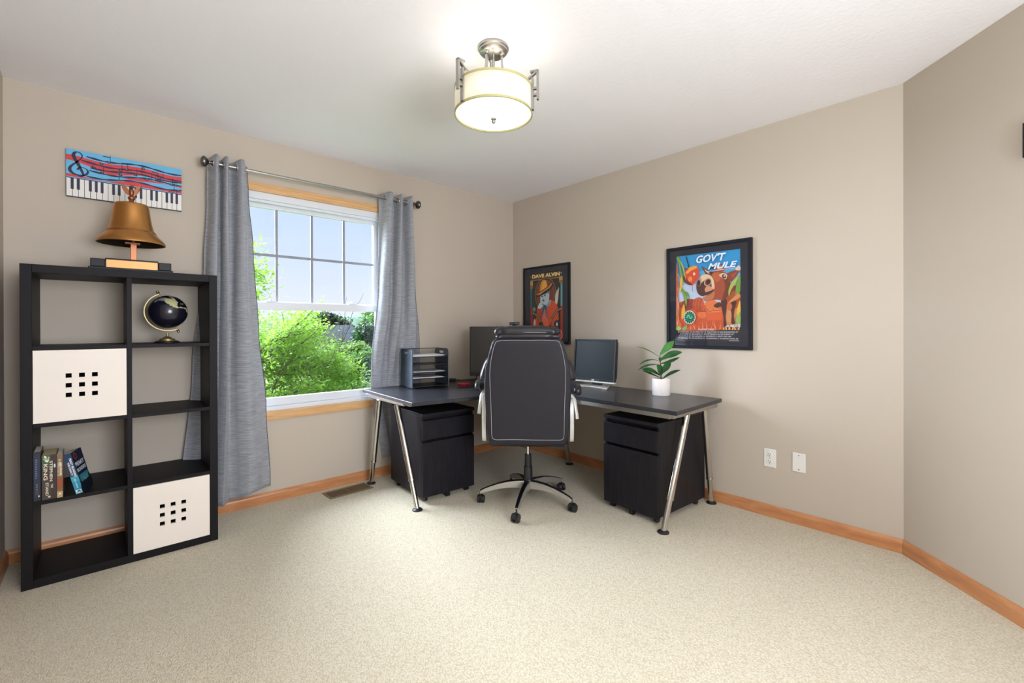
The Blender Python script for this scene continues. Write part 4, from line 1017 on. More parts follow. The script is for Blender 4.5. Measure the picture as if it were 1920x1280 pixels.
gb.from_pydata(vs,[],fs); gb.materials.append(M['globe']); gb.polygons.foreach_set('use_smooth',[True]*len(fs))
land = [[(280,400),(330,345),(450,300),(560,325),(640,308),(720,400),(685,430),(698,490),(762,500),(690,518),(560,468),(490,410),(440,372),(350,365),(300,408)],[(738,486),(800,500),(868,498),(870,520),(750,512)],[(850,490),(900,515),(935,570),(925,625),(878,585)],[(540,275),(600,262),(650,285),(600,300)],[(745,420),(815,425),(760,440)]]
def inpoly(x,y,pl):
    r = False
    for i in range(len(pl)):
        (x1,y1),(x2,y2) = pl[i],pl[i-1]
        if (y1>y) != (y2>y) and x < (x2-x1)*(y-y1)/(y2-y1)+x1: r = not r
    return r
ca = gb.color_attributes.new('Col','FLOAT_COLOR','CORNER'); buf=[]
rg = random.Random(3)
for p in gb.polygons:
    c = p.center; x = 550+(c.x-GC.x)/GRD*375; y = 585-(c.z-GC.z)/GRD*335; col = srgb(24,24,38)
    if c.y < GC.y:
        x += rg.uniform(-7,7); y += rg.uniform(-6,6)
        if any(inpoly(x,y,l) for l in land): col = srgb(188,184,142) if x > 470 else srgb(128,138,140)
    elif math.sin(9*c.x/GRD+1)+math.sin(7*c.z/GRD) > 0.9: col = srgb(176,170,136)
    buf += list(col)*4
ca.data.foreach_set('color', buf); gb.update()
o = bpy.data.objects.new('sphere', gb); COL.objects.link(o); o.parent = gl
m = MB(); pts = []
RR = 0.104
for i in range(37):
    a = R_(113+180*i/36*1.0); pts.append((GC.x+RR*math.cos(a), 0, GC.z+RR*math.sin(a)))
for (a,b_) in zip(pts,pts[1:]): m.obox(a, Vector(b_)-Vector(a), 0.0075, 0.0022, 0, (a[0]-GC.x,0,a[2]-GC.z))
m.build('meridian_arc', M['goldp'], gl)
for s in (1,-1):
    q = GC+ax_*RR*s; m = MB(); m.tube([GC+ax_*(GRD-0.002)*s, q+ax_*0.004*s, q+ax_*0.007*s, q+ax_*0.012*s, q+ax_*0.018*s, q+ax_*0.021*s],[0.004,0.004,0.009,0.006,0.007,0.003],14); m.build('axis_knob', M['goldp'], gl, smooth=True)

# ================================================================ BOOKS
def book(name, label, x, w_, h, d, lean, cover, pages, spine_fn, cover_fn=None, y=None):
    t = thing(name, label, 'book', (x, -0.398, ZS[1]), 0, 'paperback books on the third shelf')
    if lean: t.rotation_euler = (0, R_(lean), R_(-14))
    c = MB(); ct_ = 0.0012
    c.box(0,w_,0,ct_,0,h); c.box(0,ct_,ct_,d,0,h); c.box(w_-ct_,w_,ct_,d,0,h)
    c.build('cover', cover, t, bevel=0.0006)
    MB().box(ct_,w_-ct_,ct_,d-0.002,0.001,h-0.0015).build('pages', pages, t)
    A = Art(lambda a,b_,k: (a*w_, -0.0002-k, b_*h), 0.00003); spine_fn(A); A.build('spine_print', M['art'], t)
    if cover_fn:
        A = Art(lambda a,b_,k: (w_+0.0002+k, a*d, b_*h), 0.00003); cover_fn(A); A.build('cover_print', M['art'], t)
    return t
cA = mat('navy book cover', (28,32,48), 0.35); cB = mat('brown book cover', (62,48,42), 0.35); cC = mat('tan book cover', (120,92,66), 0.4); cD = mat('blue book cover', (26,40,66), 0.32)
pg1 = mat('yellowed pages', (206,186,140), 0.8, var=0.08, nscale=200, stretch=(40,1,1)); pg2 = mat('white pages', (222,216,206), 0.8, var=0.05, nscale=200, stretch=(40,1,1))
bx0 = KX0+ot+0.001
def sp1(A):
    A.rect(.12,.08,.88,.94,(34,40,60))
    for i in range(9): A.rect(.28,.46+.045*i,.46+.1*abs(math.sin(i)),.486+.045*i,(96,104,150)); 
    for i in range(5): A.rect(.35,.14+.045*i,.60,.165+.045*i,(110,60,60) if i<2 else (84,110,120))
    A.ell(.75,.10,.10,.02,(220,220,220))
def sp2(A):
    A.rect(0,0,1,1,(66,52,46)); A.rect(.0,.72,.55,1,(66,84,60)); A.rect(.62,.0,.98,.98,(52,38,34))
    A.stroke(cr_open([(.15,.97),(.35,.93),(.22,.89),(.42,.86),(.5,.95)]),.05,(222,230,206)); A.stroke(cr_open([(.1,.92),(.3,.90),(.5,.91)]),.03,(150,180,120))
    A.text("STEPHEN",.60,.86,.20,(226,214,190),.42,.0,0,-PI/2) if False else None
def vtext(A, body, xx, y0, length, hgt, col, asp, bold=0.02):
    """text running down the spine; xx baseline (fraction of width), y0 top (fraction), length in fraction of height; asp = w/h"""
    vs, fs = text_mesh(body, bold); A.k += 1; x0=min(v[0] for v in vs); x1=max(v[0] for v in vs); n=len(A.v)
    for vx,vy in vs: A.v.append(A.fn(xx+vy*hgt/0.72, y0-(vx-x0)/(x1-x0)*length, A.k*A.step))
    for f in fs: A.f.append(tuple(i+n for i in f)); A.c.append(srgb(col))
def sp2b(A):
    sp2(A); cw_=(228,214,190)
    vtext(A,"KING",.13,.80,.36,.26,cw_,0); vtext(A,"STEPHEN",.54,.86,.46,.20,cw_,0); vtext(A,"THE",.62,.34,.09,.14,cw_,0); vtext(A,"STAND",.26,.38,.29,.20,cw_,0); A.ell(.5,.06,.10,.022,(206,190,160)); A.rect(.82,.70,.93,.78,(220,220,230))
def sp3(A):
    A.rect(0,0,1,1,(128,98,70)); A.rect(0,.2,1,.45,(150,76,40)); A.rect(0,0,1,.14,(190,160,110))
    for i in range(5): A.rect(.25,.86-.035*i,.7,.875-.035*i,(214,204,180))
    for i in range(10): A.rect(.45,.50+.03*i,.85,.52+.03*i,(226,216,190)); A.rect(.12,.50+.03*i,.34,.515+.03*i,(206,190,160))
    A.blob([(.2,.05),(.5,.11),(.8,.05),(.5,.08)],(240,236,220))
def sp4(A):
    A.rect(0,0,1,1,(38,62,96)); A.rect(0,0,1,.44,(44,140,172)); A.rect(0,.30,1,.44,(60,160,186)); cw_=(236,236,240)
    vtext(A,"PEAKY BLINDERS",.56,.88,.46,.28,cw_,0,.04); vtext(A,"THE LEGACY",.20,.80,.34,.24,cw_,0,.04); vtext(A,"CARL CHINN",.36,.40,.26,.22,(190,226,236),0); A.rect(.1,.02,.9,.10,(206,226,232)); A.blob([(.2,.03),(.5,.09),(.8,.03),(.5,.05)],(24,60,90))
def cv4(A):
    A.rect(0,0,1,1,(22,34,58)); A.ell(.28,.88,.16,.085,(150,50,50)); A.ell(.28,.88,.10,.055,(22,34,58)); A.rect(.1,.10,.95,.42,(40,120,140)); A.blob([(.0,.0),(.0,.20),(.3,.30),(.6,.22),(1,.34),(1,0)],(16,24,40))
    A.text("PEAKY",.08,.64,.135,(206,212,224),.84,.04); A.text("BLINDERS",.08,.50,.115,(206,212,224),.84,.04)
    for i in range(6): A.poly([(.2+.12*i,.24),(.25+.12*i,.24),(.225+.12*i,.40)],(140,200,206))
book('paperback_book','dark navy hardback, leftmost of the books in the shelf',bx0,0.024,0.226,0.145,0,cA,pg2,sp1)
book('paperback_book','thick brown paperback with cream lettering, second in the row of shelved books',bx0+0.027,0.048,0.206,0.150,0,cB,pg1,sp2b)
book('paperback_book','thin tan paperback third in the row of shelved books',bx0+0.0765,0.019,0.204,0.130,0,cC,pg2,sp3)
book('paperback_book','blue paperback leaning left against the other books in the shelf',bx0+0.1405,0.028,0.198,0.128,-13.5,cD,pg2,sp4,cv4)

# ================================================================ DESK
DZ = 0.712; DT = 0.024
dk = thing('corner_desk', 'black L-shaped corner desk on chrome A-frame legs', 'desk', (0,0,0))
curve = cr_open([(-1.19,-0.945),(-1.02,-0.985),(-0.86,-1.09),(-0.745,-1.25),(-0.700,-1.44)],6)
poly = [(-1.602,-0.040),(-1.652,-0.876)]+curve+[(-0.735,-2.142),(-0.085,-2.112),(-0.052,-0.040)]
m = MB().prism(poly, DZ-DT, DZ); m.build('desktop', M['desk'], dk, bevel=0.002)
def frame_beam(a, b_, hw=0.018, hh=0.014, z=DZ-DT-0.016): 
    return MB().obox((a[0],a[1],z), (b_[0]-a[0],b_[1]-a[1],0), hw, hh)
for a,b_ in (((-1.53,-0.10),(-1.56,-0.72)),((-0.075,-2.062),(-0.690,-2.085)),((-0.690,-2.085),(-0.665,-1.42)),((-1.575,-0.20),(-0.12,-0.20)),((-0.16,-0.10),(-0.19,-2.06)),((-1.55,-0.62),(-1.12,-0.66)),((-1.12,-0.66),(-0.665,-1.42)),((-0.20,-0.86),(-0.72,-0.90))):
    frame_beam(a,b_).build('frame_beam', M['steel'], dk, bevel=0.002)
def leg(foot, top, name='leg'):
    f = Vector(foot); t_ = Vector(top); d = t_-f
    m = MB(); m.tube([f+d*0.27, t_], 0.0205, 20); m.tube([f+d*0.268, f+d*0.282], 0.0225, 20)
    o = m.build(name, M['chrome'], dk, smooth=True, angle=50)
    m = MB(); m.tube([f+d*0.012, f+d*0.28], 0.0165, 20); m.build('leg_extension', M['chrome'], o, smooth=True, angle=50)
    m = MB(); m.lathe([(0.033,0.0),(0.033,0.006),(0.026,0.012),(0.018,0.016)], (f.x,f.y,0.0), 24); m.build('leg_foot', M['bplastic'], o, smooth=True)
ZL = DZ-DT-0.03
leg((-1.574,-0.800,0),(-1.590,-0.560,ZL)); leg((-1.572,-0.119,0),(-1.585,-0.290,ZL))
leg((-0.700,-2.040,0),(-0.480,-2.072,ZL)); leg((-0.060,-2.030,0),(-0.235,-2.068,ZL))
leg((-0.096,-0.819,0),(-0.300,-0.868,ZL))
MB().box(-1.598,-1.572,-0.66,-0.10,DZ-DT-0.032,DZ-DT-0.001).build('leg_bracket', M['steel'], dk, bevel=0.003)
MB().box(-0.62,-0.12,-2.098,-2.052,DZ-DT-0.032,DZ-DT-0.001).build('leg_bracket', M['steel'], dk, bevel=0.003)

# ================================================================ DRAWER CABINETS ON CASTERS
def cabinet(label, loc, rz, w_, d_, h_):
    t = thing('drawer_cabinet', label, 'drawer cabinet', loc, rz, 'rolling cabinets under the desk')
    zb = 0.045
    b = MB(); th = 0.016
    b.box(0,th,0.018,d_,zb,h_-0.022); b.box(w_-th,w_,0.018,d_,zb,h_-0.022); b.box(th,w_-th,d_-th,d_,zb,h_-0.022); b.box(th,w_-th,0.018,d_-th,zb,zb+th); b.box(th,w_-th,0.035,d_-th,h_-0.045,h_-0.022)
    b.box(th,w_-th,0.06,0.075,zb+th,h_-0.045)
    b.build('body', M['blackv'], t, bevel=0.001)
    MB().box(-0.002,w_+0.002,-0.002,d_+0.002,h_-0.022,h_).build('top_panel', M['blackv'], t, bevel=0.0015)
    zt = h_-0.048; zmid = zt-0.128
    MB().box(0.001,w_-0.001,0,0.018,zmid,zt).build('drawer', M['blackv'], t, bevel=0.0015)
    MB().box(0.001,w_-0.001,0,0.018,zb-0.004,zmid-0.018).build('file_drawer', M['blackv'], t, bevel=0.0015)
    for x,y in ((0.04,0.05),(w_-0.04,0.05),(0.04,d_-0.05),(w_-0.04,d_-0.05),(w_/2,0.03)):
        c = MB(); c.tube([(x-0.012,y,0.0205),(x-0.002,y,0.0205)],0.020,18); c.tube([(x+0.002,y,0.0205),(x+0.012,y,0.0205)],0.020,18)
        c.tube([(x,y,0.02),(x,y,zb+0.002)],0.006,10); c.box(x-0.013,x+0.013,y-0.012,y+0.012,0.034,0.043)
        c.build('caster', M['bplastic'], t, smooth=True, angle=40)
    return t
cabinet('black wheeled drawer cabinet under the left wing of the desk by the window', (-1.500,-0.745,0), -3.0, 0.415, 0.50, 0.602)
cabinet('black wheeled drawer cabinet under the right wing of the desk below the plant', (-0.632,-1.575,0), -93.0, 0.405, 0.545, 0.608)

# ================================================================ OFFICE CHAIR
ch = thing('office_chair', 'high-back black leather office chair seen from behind at the desk', 'office chair', (-0.950,-1.187,0), -44.6)
# star base
for k in range(5):
    a = R_(72*k-3+44.6); ca,sa = math.cos(a), math.sin(a)
    def pr(r,w_,z): return (r*ca-w_*sa, r*sa+w_*ca, z)
    secs = [(0.028,0.026,0.100,0.150),(0.07,0.0245,0.104,0.150),(0.13,0.022,0.106,0.146),(0.20,0.019,0.098,0.132),(0.26,0.0165,0.084,0.114),(0.305,0.0145,0.072,0.097),(0.325,0.013,0.066,0.086)]
    m = MB(); vs=[]; fs=[]
    for (r,hw,z0,z1) in secs: vs += [pr(r,-hw,z0),pr(r,hw,z0),pr(r,hw*0.8,z1),pr(r,-hw*0.8,z1)]
    for i in range(len(secs)-1):
        for j in range(4): fs.append((4*i+j,4*i+(j+1)%4,4*i+4+(j+1)%4,4*i+4+j))
    fs += [(3,2,1,0),tuple(range(4*len(secs)-4,4*len(secs)))]
    m.add(vs,fs); arm = m.build('base_arm', M['basealu'], ch, bevel=0.003)
    m = MB(); vs=[]; fs=[]
    for (r,hw,z0,z1) in secs: vs += [pr(r,-hw*0.84,z1-0.004),pr(r,hw*0.84,z1-0.004),pr(r,hw*0.5,z1+0.003),pr(r,-hw*0.5,z1+0.003)]
    for i in range(len(secs)-1):
        for j in range(4): fs.append((4*i+j,4*i+(j+1)%4,4*i+4+(j+1)%4,4*i+4+j))
    fs += [(3,2,1,0),tuple(range(4*len(secs)-4,4*len(secs)))]
    m.add(vs,fs); m.build('arm_cap', M['bgloss'], arm, bevel=0.0015)
    m = MB(); c0 = Vector(pr(0.322,0,0)); sw = R_(72*k*2.3+20); wd_ = Vector((math.cos(sw),math.sin(sw),0)); fd = Vector((-wd_.y,wd_.x,0))*0.012
    for s in (-1,1):
        p0 = c0+fd+wd_*0.005*s+Vector((0,0,0.0265)); p1 = c0+fd+wd_*0.0225*s+Vector((0,0,0.0265)); m.tube([p0,p1],0.026,22)
    m.tube([c0+Vector((0,0,0.04)), c0+Vector((0,0,0.078))],0.0055,10)
    hood = [c0+fd+Vector((0,0,0.0265))+(Vector((0,0,1))*math.cos(q)+fd.normalized()*math.sin(q))*0.029 for q in [R_(-60+18*i) for i in range(9)]]
    for p,q in zip(hood,hood[1:]): m.obox(p,q-p,0.010,0.002,0,tuple((p-(c0+fd+Vector((0,0,0.0265)))).normalized()))
    m.build('caster', M['bplastic'], ch, smooth=True, angle=40)
m = MB(); m.lathe([(0.034,0.095),(0.036,0.102),(0.036,0.150),(0.032,0.158),(0.0,0.158)], (0,0,0), 28); m.build('hub', M['bplastic'], ch, smooth=True, angle=40)
m = MB(); m.lathe([(0.030,0.150),(0.028,0.240),(0.028,0.243),(0.0235,0.243),(0.022,0.325),(0.0,0.325)], (0,0,0), 28); m.build('column_cover', M['bplastic'], ch, smooth=True, angle=40)
m = MB(); m.tube([(0,0,0.30),(0,0,0.44)],0.011,18); m.build('gas_lift', M['chrome'], ch, smooth=True, angle=40)
m = MB(); m.box(-0.09,0.09,-0.12,0.14,0.405,0.445); m.box(-0.03,0.03,-0.05,0.05,0.39,0.41); m.tube([(0.09,0.03,0.42),(0.24,0.05,0.415)],0.006,8); m.build('tilt_mechanism', M['bplastic'], ch, bevel=0.004)
m = MB(); superell(m,(0,0.04,0.475),(0.262,0.262,0.052),0.5,0.35,40,16); m.build('seat', M['leather'], ch, smooth=True, angle=180)
# backrest
def yb(z): return -0.205-0.085*(z-0.44)          # centre line of the shell, leaning back
def hw(z): return interp(z, [(0.430,0.232),(0.47,0.248),(0.60,0.260),(0.80,0.270),(0.92,0.264),(1.00,0.244),(1.07,0.222),(1.112,0.202),(1.125,0.186)])
rows = []
for i in range(31):
    z = 0.432+(1.122-0.432)*i/30
    e_ = min(1, min((z-0.430)/0.02, (1.124-z)/0.02)); hy = 0.030*math.sqrt(max(0.05,1-(1-max(0,e_))**2))
    rows.append((z,0,yb(z),hw(z),hy,7))
m = MB(); m.loft(rows, 72); m.build('back_shell', M['leatherb'], ch, smooth=True, angle=180)
m = MB(); rows = []
for i in range(25):
    z = 0.46+(1.10-0.46)*i/24; e_ = min(1, min((z-0.455)/0.05, (1.105-z)/0.05)); k = math.sqrt(max(0.04,1-(1-e_)**2))
    rows.append((z,0,yb(z)+0.085,(hw(z)-0.01)*(0.93+0.07*k),0.062*k+0.008*math.sin(z*42),4.5))
m.loft(rows, 64); m.build('back_cushion', M['leather'], ch, smooth=True, angle=180)
for s in (-1,1):
    m = MB(); rows=[]
    for i in range(19):
        z = 0.835+(1.000-0.835)*i/18; t_ = i/18
        k = math.sqrt(max(0.03,1-(2*t_-1)**6)); x = s*(0.272-0.045*t_**1.6)
        rows.append((z, x, yb(z)+0.065, 0.040*k*(1-0.25*t_), 0.068*k, 2.6))
    m.loft(rows, 32); m.build('side_bolster', M['leather'], ch, smooth=True, angle=180)
    m = MB(); rows=[]
    for i in range(13):
        z = 0.985+(1.105-0.985)*i/12; t_ = i/12; k = math.sqrt(max(0.03,1-(2*t_-1)**6)); x = s*(0.222-0.030*t_)
        rows.append((z, x, yb(z)+0.055, 0.030*k, 0.050*k, 2.6))
    m.loft(rows, 28); m.build('side_bolster', M['leather'], ch, smooth=True, angle=180)
# headrest cushion
def crump(p):
    x,y,z = p; w_ = 0.004*math.sin(x*70+z*60)*abs(x/0.2)**2+0.0025*math.sin(x*150)*abs(x/0.2)
    return (x, y+w_, z+w_-0.10*x*x+0.0)
m = MB(); superell(m,(0,yb(1.15)+0.048,1.158),(0.208,0.078,0.034),0.75,0.32,64,18,0,crump); superell(m,(0,yb(1.14)+0.030,1.128),(0.200,0.058,0.020),0.7,0.3,64,14,0,crump)
m.build('headrest', M['leather'], ch, smooth=True, angle=180)
# pale seams on the back
m = MB()
def seam(f): return (f[0], yb(f[1])-0.0305, f[1])
L_ = [(0.182,1.096),(0.200,1.075),(0.214,1.03),(0.226,0.97),(0.233,0.90),(0.232,0.82),(0.228,0.70),(0.226,0.58),(0.224,0.50),(0.212,0.482),(0.190,0.478)]
q = cr_open([(-a,b_) for a,b_ in L_][::-1]+[(-0.09,1.102),(0,1.100),(0.09,1.102)]+L_,5)
m.tube([seam(p) for p in q],0.0013,6); m.tube([seam(p) for p in cr_open([(-0.190,0.478),(-0.08,0.480),(0.05,0.478),(0.190,0.478)],5)],0.0013,6)
q2 = [(p[0]*1.03+0.0, p[1]) for p in q]
m.build('stitching', M['stitch'], ch, smooth=True)
m = MB(); m.tube([(x,yb(1.158)-0.028+0.045*abs(x/0.2)**6,1.150-0.10*x*x) for x in [(-0.2+0.4*i/30) for i in range(31)]],0.0012,6); m.build('stitching', M['stitch'], ch, smooth=True)
for s in (-1,1):
    dz = 0.0 if s < 0 else -0.030
    m = MB(); superell(m,(s*0.324,0.045,0.793+dz),(0.034,0.160,0.038),0.7,0.6,32,14,0); pad = m.build('armrest_pad', M['leather'], ch, smooth=True, angle=180)
    # silver bracket from the seat side up to the pad
    m = MB()
    outl2 = smooth_closed([(-0.215,0.475),(-0.225,0.62),(-0.205,0.735+dz),(-0.165,0.755+dz),(-0.160,0.735+dz),(-0.175,0.62),(-0.165,0.50),(-0.12,0.455),(-0.17,0.445)],4)
    m.xprism(outl2, lambda p,t_: (s*(0.266+0.026*t_), p[0]+0.035, p[1]))
    m.build('armrest_bracket', M['silverp'], ch, bevel=0.004, smooth=True, angle=40)
    m = MB(); zz = 0.765+dz
    m.tube([(s*0.290,-0.06,zz),(s*0.305,-0.085,zz-0.03),(s*0.312,-0.095,zz-0.08),(s*0.318,-0.10,zz-0.125),(s*0.320,-0.10,zz-0.150)],[0.012,0.013,0.012,0.013,0.014],14,0,True,0.6)
    m.tube([(s*0.30,0.16,zz),(s*0.305,0.17,zz-0.10),(s*0.29,0.15,zz-0.22),(s*0.26,0.10,0.455)],[0.012]*4,12,0,True,0.6)
    m.build('armrest_support', M['silverp'], ch, smooth=True, angle=60)

# ================================================================ MONITORS
tv = thing('television_monitor', 'wide black flat screen in the corner of the desk behind the chair', 'monitor', (-0.472,-0.500,DZ), -42.2)
# local: x right along the screen, -y towards the room
m = MB(); m.box(-0.364,0.364,0.0,0.030,0.052,0.477); m.box(-0.25,0.25,0.030,0.055,0.09,0.36); m.build('housing', M['bplastic'], tv, bevel=0.004)
MB().box(-0.354,0.354,-0.0012,0.001,0.068,0.468).build('screen', M['screen'], tv)
for s in (-1,1):
    m = MB(); m.tube([(s*0.30,0.012,0.060),(s*0.32,-0.060,0.006)],0.005,10); m.tube([(s*0.30,0.018,0.060),(s*0.32,0.085,0.006)],0.005,10); m.build('foot', M['dkgrey'], tv, smooth=True)
wc = thing('webcam', 'small black webcam clipped on top of the corner screen', 'webcam', (-0.472+0.03,-0.500,DZ+0.478), -42.2)
m = MB(); m.box(-0.044,0.044,-0.014,0.014,0.010,0.036); m.build('body', M['bplastic'], wc, bevel=0.006, seg=3)
m = MB(); m.box(-0.020,0.020,-0.006,0.034,0.0005,0.011); m.box(-0.018,0.018,0.032,0.036,-0.03,0.004); m.build('clip', M['bplastic'], wc, bevel=0.002)
m = MB(); m.lathe([(0.009,-0.0145),(0.009,-0.017),(0.006,-0.018)], (0,0,0.023), 18, ax='y'); m.build('lens', M['bgloss'], wc, smooth=True)
MB().lathe([(0.002,-0.0142),(0.002,-0.0150)], (0.030,0,0.023), 8, ax='y').build('indicator', M['paper'], wc)

mo = thing('computer_monitor', 'square black and silver monitor on the right wing of the desk', 'monitor', (-0.212,-1.170,DZ), -84.5)
m = MB(); tl = lambda p: (p[0], p[1]+ (p[2]-0.04)*0.10, p[2])
def tb(mb,x0,x1,y0,y1,z0,z1):
    vs = [tl((x,y,z)) for z in (z0,z1) for y in (y0,y1) for x in (x0,x1)]; mb.add(vs,[(0,2,3,1),(4,5,7,6),(0,1,5,4),(2,6,7,3),(0,4,6,2),(1,3,7,5)]); return mb
sw_, sz0, sz1 = 0.190, 0.046, 0.373
m = MB(); tb(m,-sw_,-sw_+0.014,-0.014,0.012,sz0,sz1); tb(m,sw_-0.014,sw_,-0.014,0.012,sz0,sz1); tb(m,-sw_+0.014,sw_-0.014,-0.014,0.012,sz1-0.014,sz1); tb(m,-sw_+0.014,sw_-0.014,-0.014,0.012,sz0,sz0+0.018)
m.build('bezel', M['bplastic'], mo, bevel=0.002)
m = MB(); tb(m,-sw_+0.01,sw_-0.01,0.012,0.045,sz0+0.02,sz1-0.02); m.build('back_cover', M['dkgrey'], mo, bevel=0.006)
m = MB(); tb(m,-sw_+0.013,sw_-0.013,-0.008,-0.006,sz0+0.016,sz1-0.012); m.build('screen', M['screenm'], mo)
m = MB(); tb(m,-sw_-0.001,sw_+0.001,-0.017,0.010,sz0-0.010,sz0+0.001); tb(m,-sw_,sw_,-0.010,0.008,sz1,sz1+0.003); m.build('silver_trim', M['silverp'], mo, bevel=0.002)
m = MB()
for i in range(6): tb(m,0.060+0.018*i,0.071+0.018*i,-0.0155,-0.013,sz0+0.005,sz0+0.011)
m.build('buttons', M['bgloss'], mo)
m = MB(); tb(m,-0.012,0.012,-0.0155,-0.013,sz0+0.004,sz0+0.013); m.build('badge', M['silverp'], mo)
m = MB(); base_o = [(-0.170,-0.085),(-0.135,-0.100),(-0.115,-0.082),(0.0,-0.055),(0.115,-0.082),(0.135,-0.100),(0.170,-0.085),(0.14,-0.02),(0.10,0.075),(-0.10,0.075),(-0.14,-0.02)]
m.prism(base_o,0.0,0.012); m.build('stand_base', M['silverp'], mo, bevel=0.004)
m = MB(); m.box(-0.045,0.045,0.045,0.062,0.010,0.20); m.box(-0.04,0.04,0.03,0.05,0.12,0.19); m.build('stand_neck', M['dkgrey'], mo, bevel=0.004)

# ================================================================ LETTER TRAY
lt = thing('letter_tray', 'dark wire mesh letter tray with five levels on the left of the desk', 'letter tray', (-1.332,-0.318,DZ), -9)
TW, TD, TH = 0.300, 0.255, 0.300
def side(x0):
    m = MB(); r = 0.028
    pts = [(0,0.006),(TD,0.006),(TD,TH-r)]+[(TD-r+r*math.cos(R_(a)),TH-r+r*math.sin(R_(a))) for a in (0,30,60,90)]+[(r+r*math.cos(R_(a)),TH-r+r*math.sin(R_(a))) for a in (90,120,150,180)]
    # slot split: panel below the handle, plus pieces around it
    hx0,hx1,hz0,hz1 = TD/2-0.045,TD/2+0.045,TH-0.040,TH-0.018
    def q(pp): m.xprism(pp, lambda p,t_: (x0+0.0012*t_, p[0], p[1]))
    q([(0,0.006),(TD,0.006),(TD,hz0),(0,hz0)]); q([(0,hz0),(hx0,hz0),(hx0,hz1),(0.004,hz1)]); q([(hx1,hz0),(TD,hz0),(TD-0.004,hz1),(hx1,hz1)])
    q([(0.004,hz1),(TD-0.004,hz1),(TD-0.014,TH-0.006),(TD-r,TH),(r,TH),(0.014,TH-0.006)])
    p = m.build('side_panel', M['meshl'], lt)
    e_ = MB(); loop = pts+[pts[0]]; e_.tube([(x0+0.0006,a,b_) for a,b_ in loop],0.003,8)
    sl = [(hx0+0.008,hz0),(hx1-0.008,hz0),(hx1,hz0+0.008),(hx1,hz1-0.006),(hx1-0.008,hz1),(hx0+0.008,hz1),(hx0,hz1-0.006),(hx0,hz0+0.008),(hx0+0.008,hz0)]
    e_.tube([(x0+0.0006,a,b_) for a,b_ in sl],0.0022,6); e_.build('wire_edge', M['dkgrey'], p, smooth=True)
side(0.0); side(TW-0.0012)
m = MB(); m.add([(0.002,TD,0.006),(TW-0.002,TD,0.006),(TW-0.002,TD,TH-0.004),(0.002,TD,TH-0.004)],[(0,1,2,3)]); bk = m.build('back_panel', M['meshd'], lt)
m = MB(); m.tube([(0,TD,TH-0.003),(TW,TD,TH-0.003)],0.003,8); m.build('wire_edge', M['dkgrey'], bk, smooth=True)
lv = [0.010,0.072,0.118,0.180,0.240]
for z in lv:
    m = MB(); m.box(0.002,TW-0.002,0.004,TD-0.002,z,z+0.0012); m.tube([(0.002,0.003,z+0.002),(TW-0.002,0.003,z+0.002)],0.0028,8); m.tube([(0.002,0.003,z+0.002),(0.002,TD,z+0.002)],0.002,6); m.tube([(TW-0.002,0.003,z+0.002),(TW-0.002,TD,z+0.002)],0.002,6)
    m.build('shelf', M['dkgrey'], lt)
m = MB(); 
for x,y in ((0.02,0.02),(TW-0.02,0.02),(0.02,TD-0.02),(TW-0.02,TD-0.02)): m.tube([(x,y,0.0),(x,y,0.010)],0.005,10)
m.build('feet', M['bplastic'], lt)
def papers(lab, z, n, seed):
    g = random.Random(seed); a = R_(-9); ox,oy = -1.332,-0.318
    def w2(x,y): return (ox+x*math.cos(a)-y*math.sin(a), oy+x*math.sin(a)+y*math.cos(a))
    c = w2(TW/2,0.135); t = thing('paper_stack', lab, 'papers', (c[0],c[1],DZ+z+0.0014), -9, 'papers in the letter tray')
    m = MB()
    for i in range(n):
        dx,dy,rz = g.uniform(-.012,.012), g.uniform(-.008,.004), g.uniform(-.03,.03)
        sag = lambda u,v: 0.0022*i+0.0016*math.sin(5*u+i)+0.002*abs(u-0.5)+0.0012*v
        def f(u,v,dx=dx,dy=dy,rz=rz,sag=sag):
            x = (u-.5)*0.262+dx; y = (v-.5)*0.216+dy; return (x*math.cos(rz)-y*math.sin(rz), x*math.sin(rz)+y*math.cos(rz), 0.001+sag(u,v))
        m.grid(f,14,6)
    m.build('sheets', M['paper'], t, smooth=True, solid=0.0008)
papers('white papers lying on the topmost level of the letter tray', lv[4], 5, 1)
papers('white papers on the middle level of the letter tray', lv[2]+0.0, 3, 2)
papers('white papers on the second lowest level of the letter tray', lv[1]+0.0, 3, 3)

# ================================================================ SMALL THINGS ON THE DESK
t = thing('coaster', 'round red coaster on the desk left of the corner screen', 'coaster', (-0.905,-0.395,DZ))
MB().lathe([(0.0,0.0),(0.048,0.0),(0.050,0.003),(0.050,0.014),(0.047,0.017),(0.043,0.012),(0.0,0.012)], (0,0,0), 36).build('disc', M['red'], t, smooth=True, angle=40)
t = thing('power_adapter', 'small black power adapter with a cable at the back of the desk', 'adapter', (-0.800,-0.095,DZ), -40)
MB().box(-0.035,0.022,-0.02,0.02,0,0.024).build('body', M['bplastic'], t, bevel=0.004)
m = MB(); m.tube([(0.02,0,0.012),(0.06,-0.01,0.010),(0.12,0.03,0.005),(0.20,0.02,0.005),(0.30,-0.03,0.005),(0.38,-0.02,0.006)],0.0035,8); m.build('cable', M['bplastic'], t, smooth=True)
t = thing('pen', 'thin black pen lying on the desk in front of the red coaster', 'pen', (-0.975,-0.520,DZ+0.0045), -18)
MB().tube([(-0.072,0,0),(-0.068,0,0),(0.052,0,0),(0.066,0,0),(0.072,0,0)],[0.003,0.0042,0.0042,0.003,0.0008],12).build('barrel', M['bplastic'], t, smooth=True)
t = thing('extension_cord', 'black cord looping against the wall under the desk beside the left cabinet', 'cord', (-1.02,-0.02,0))
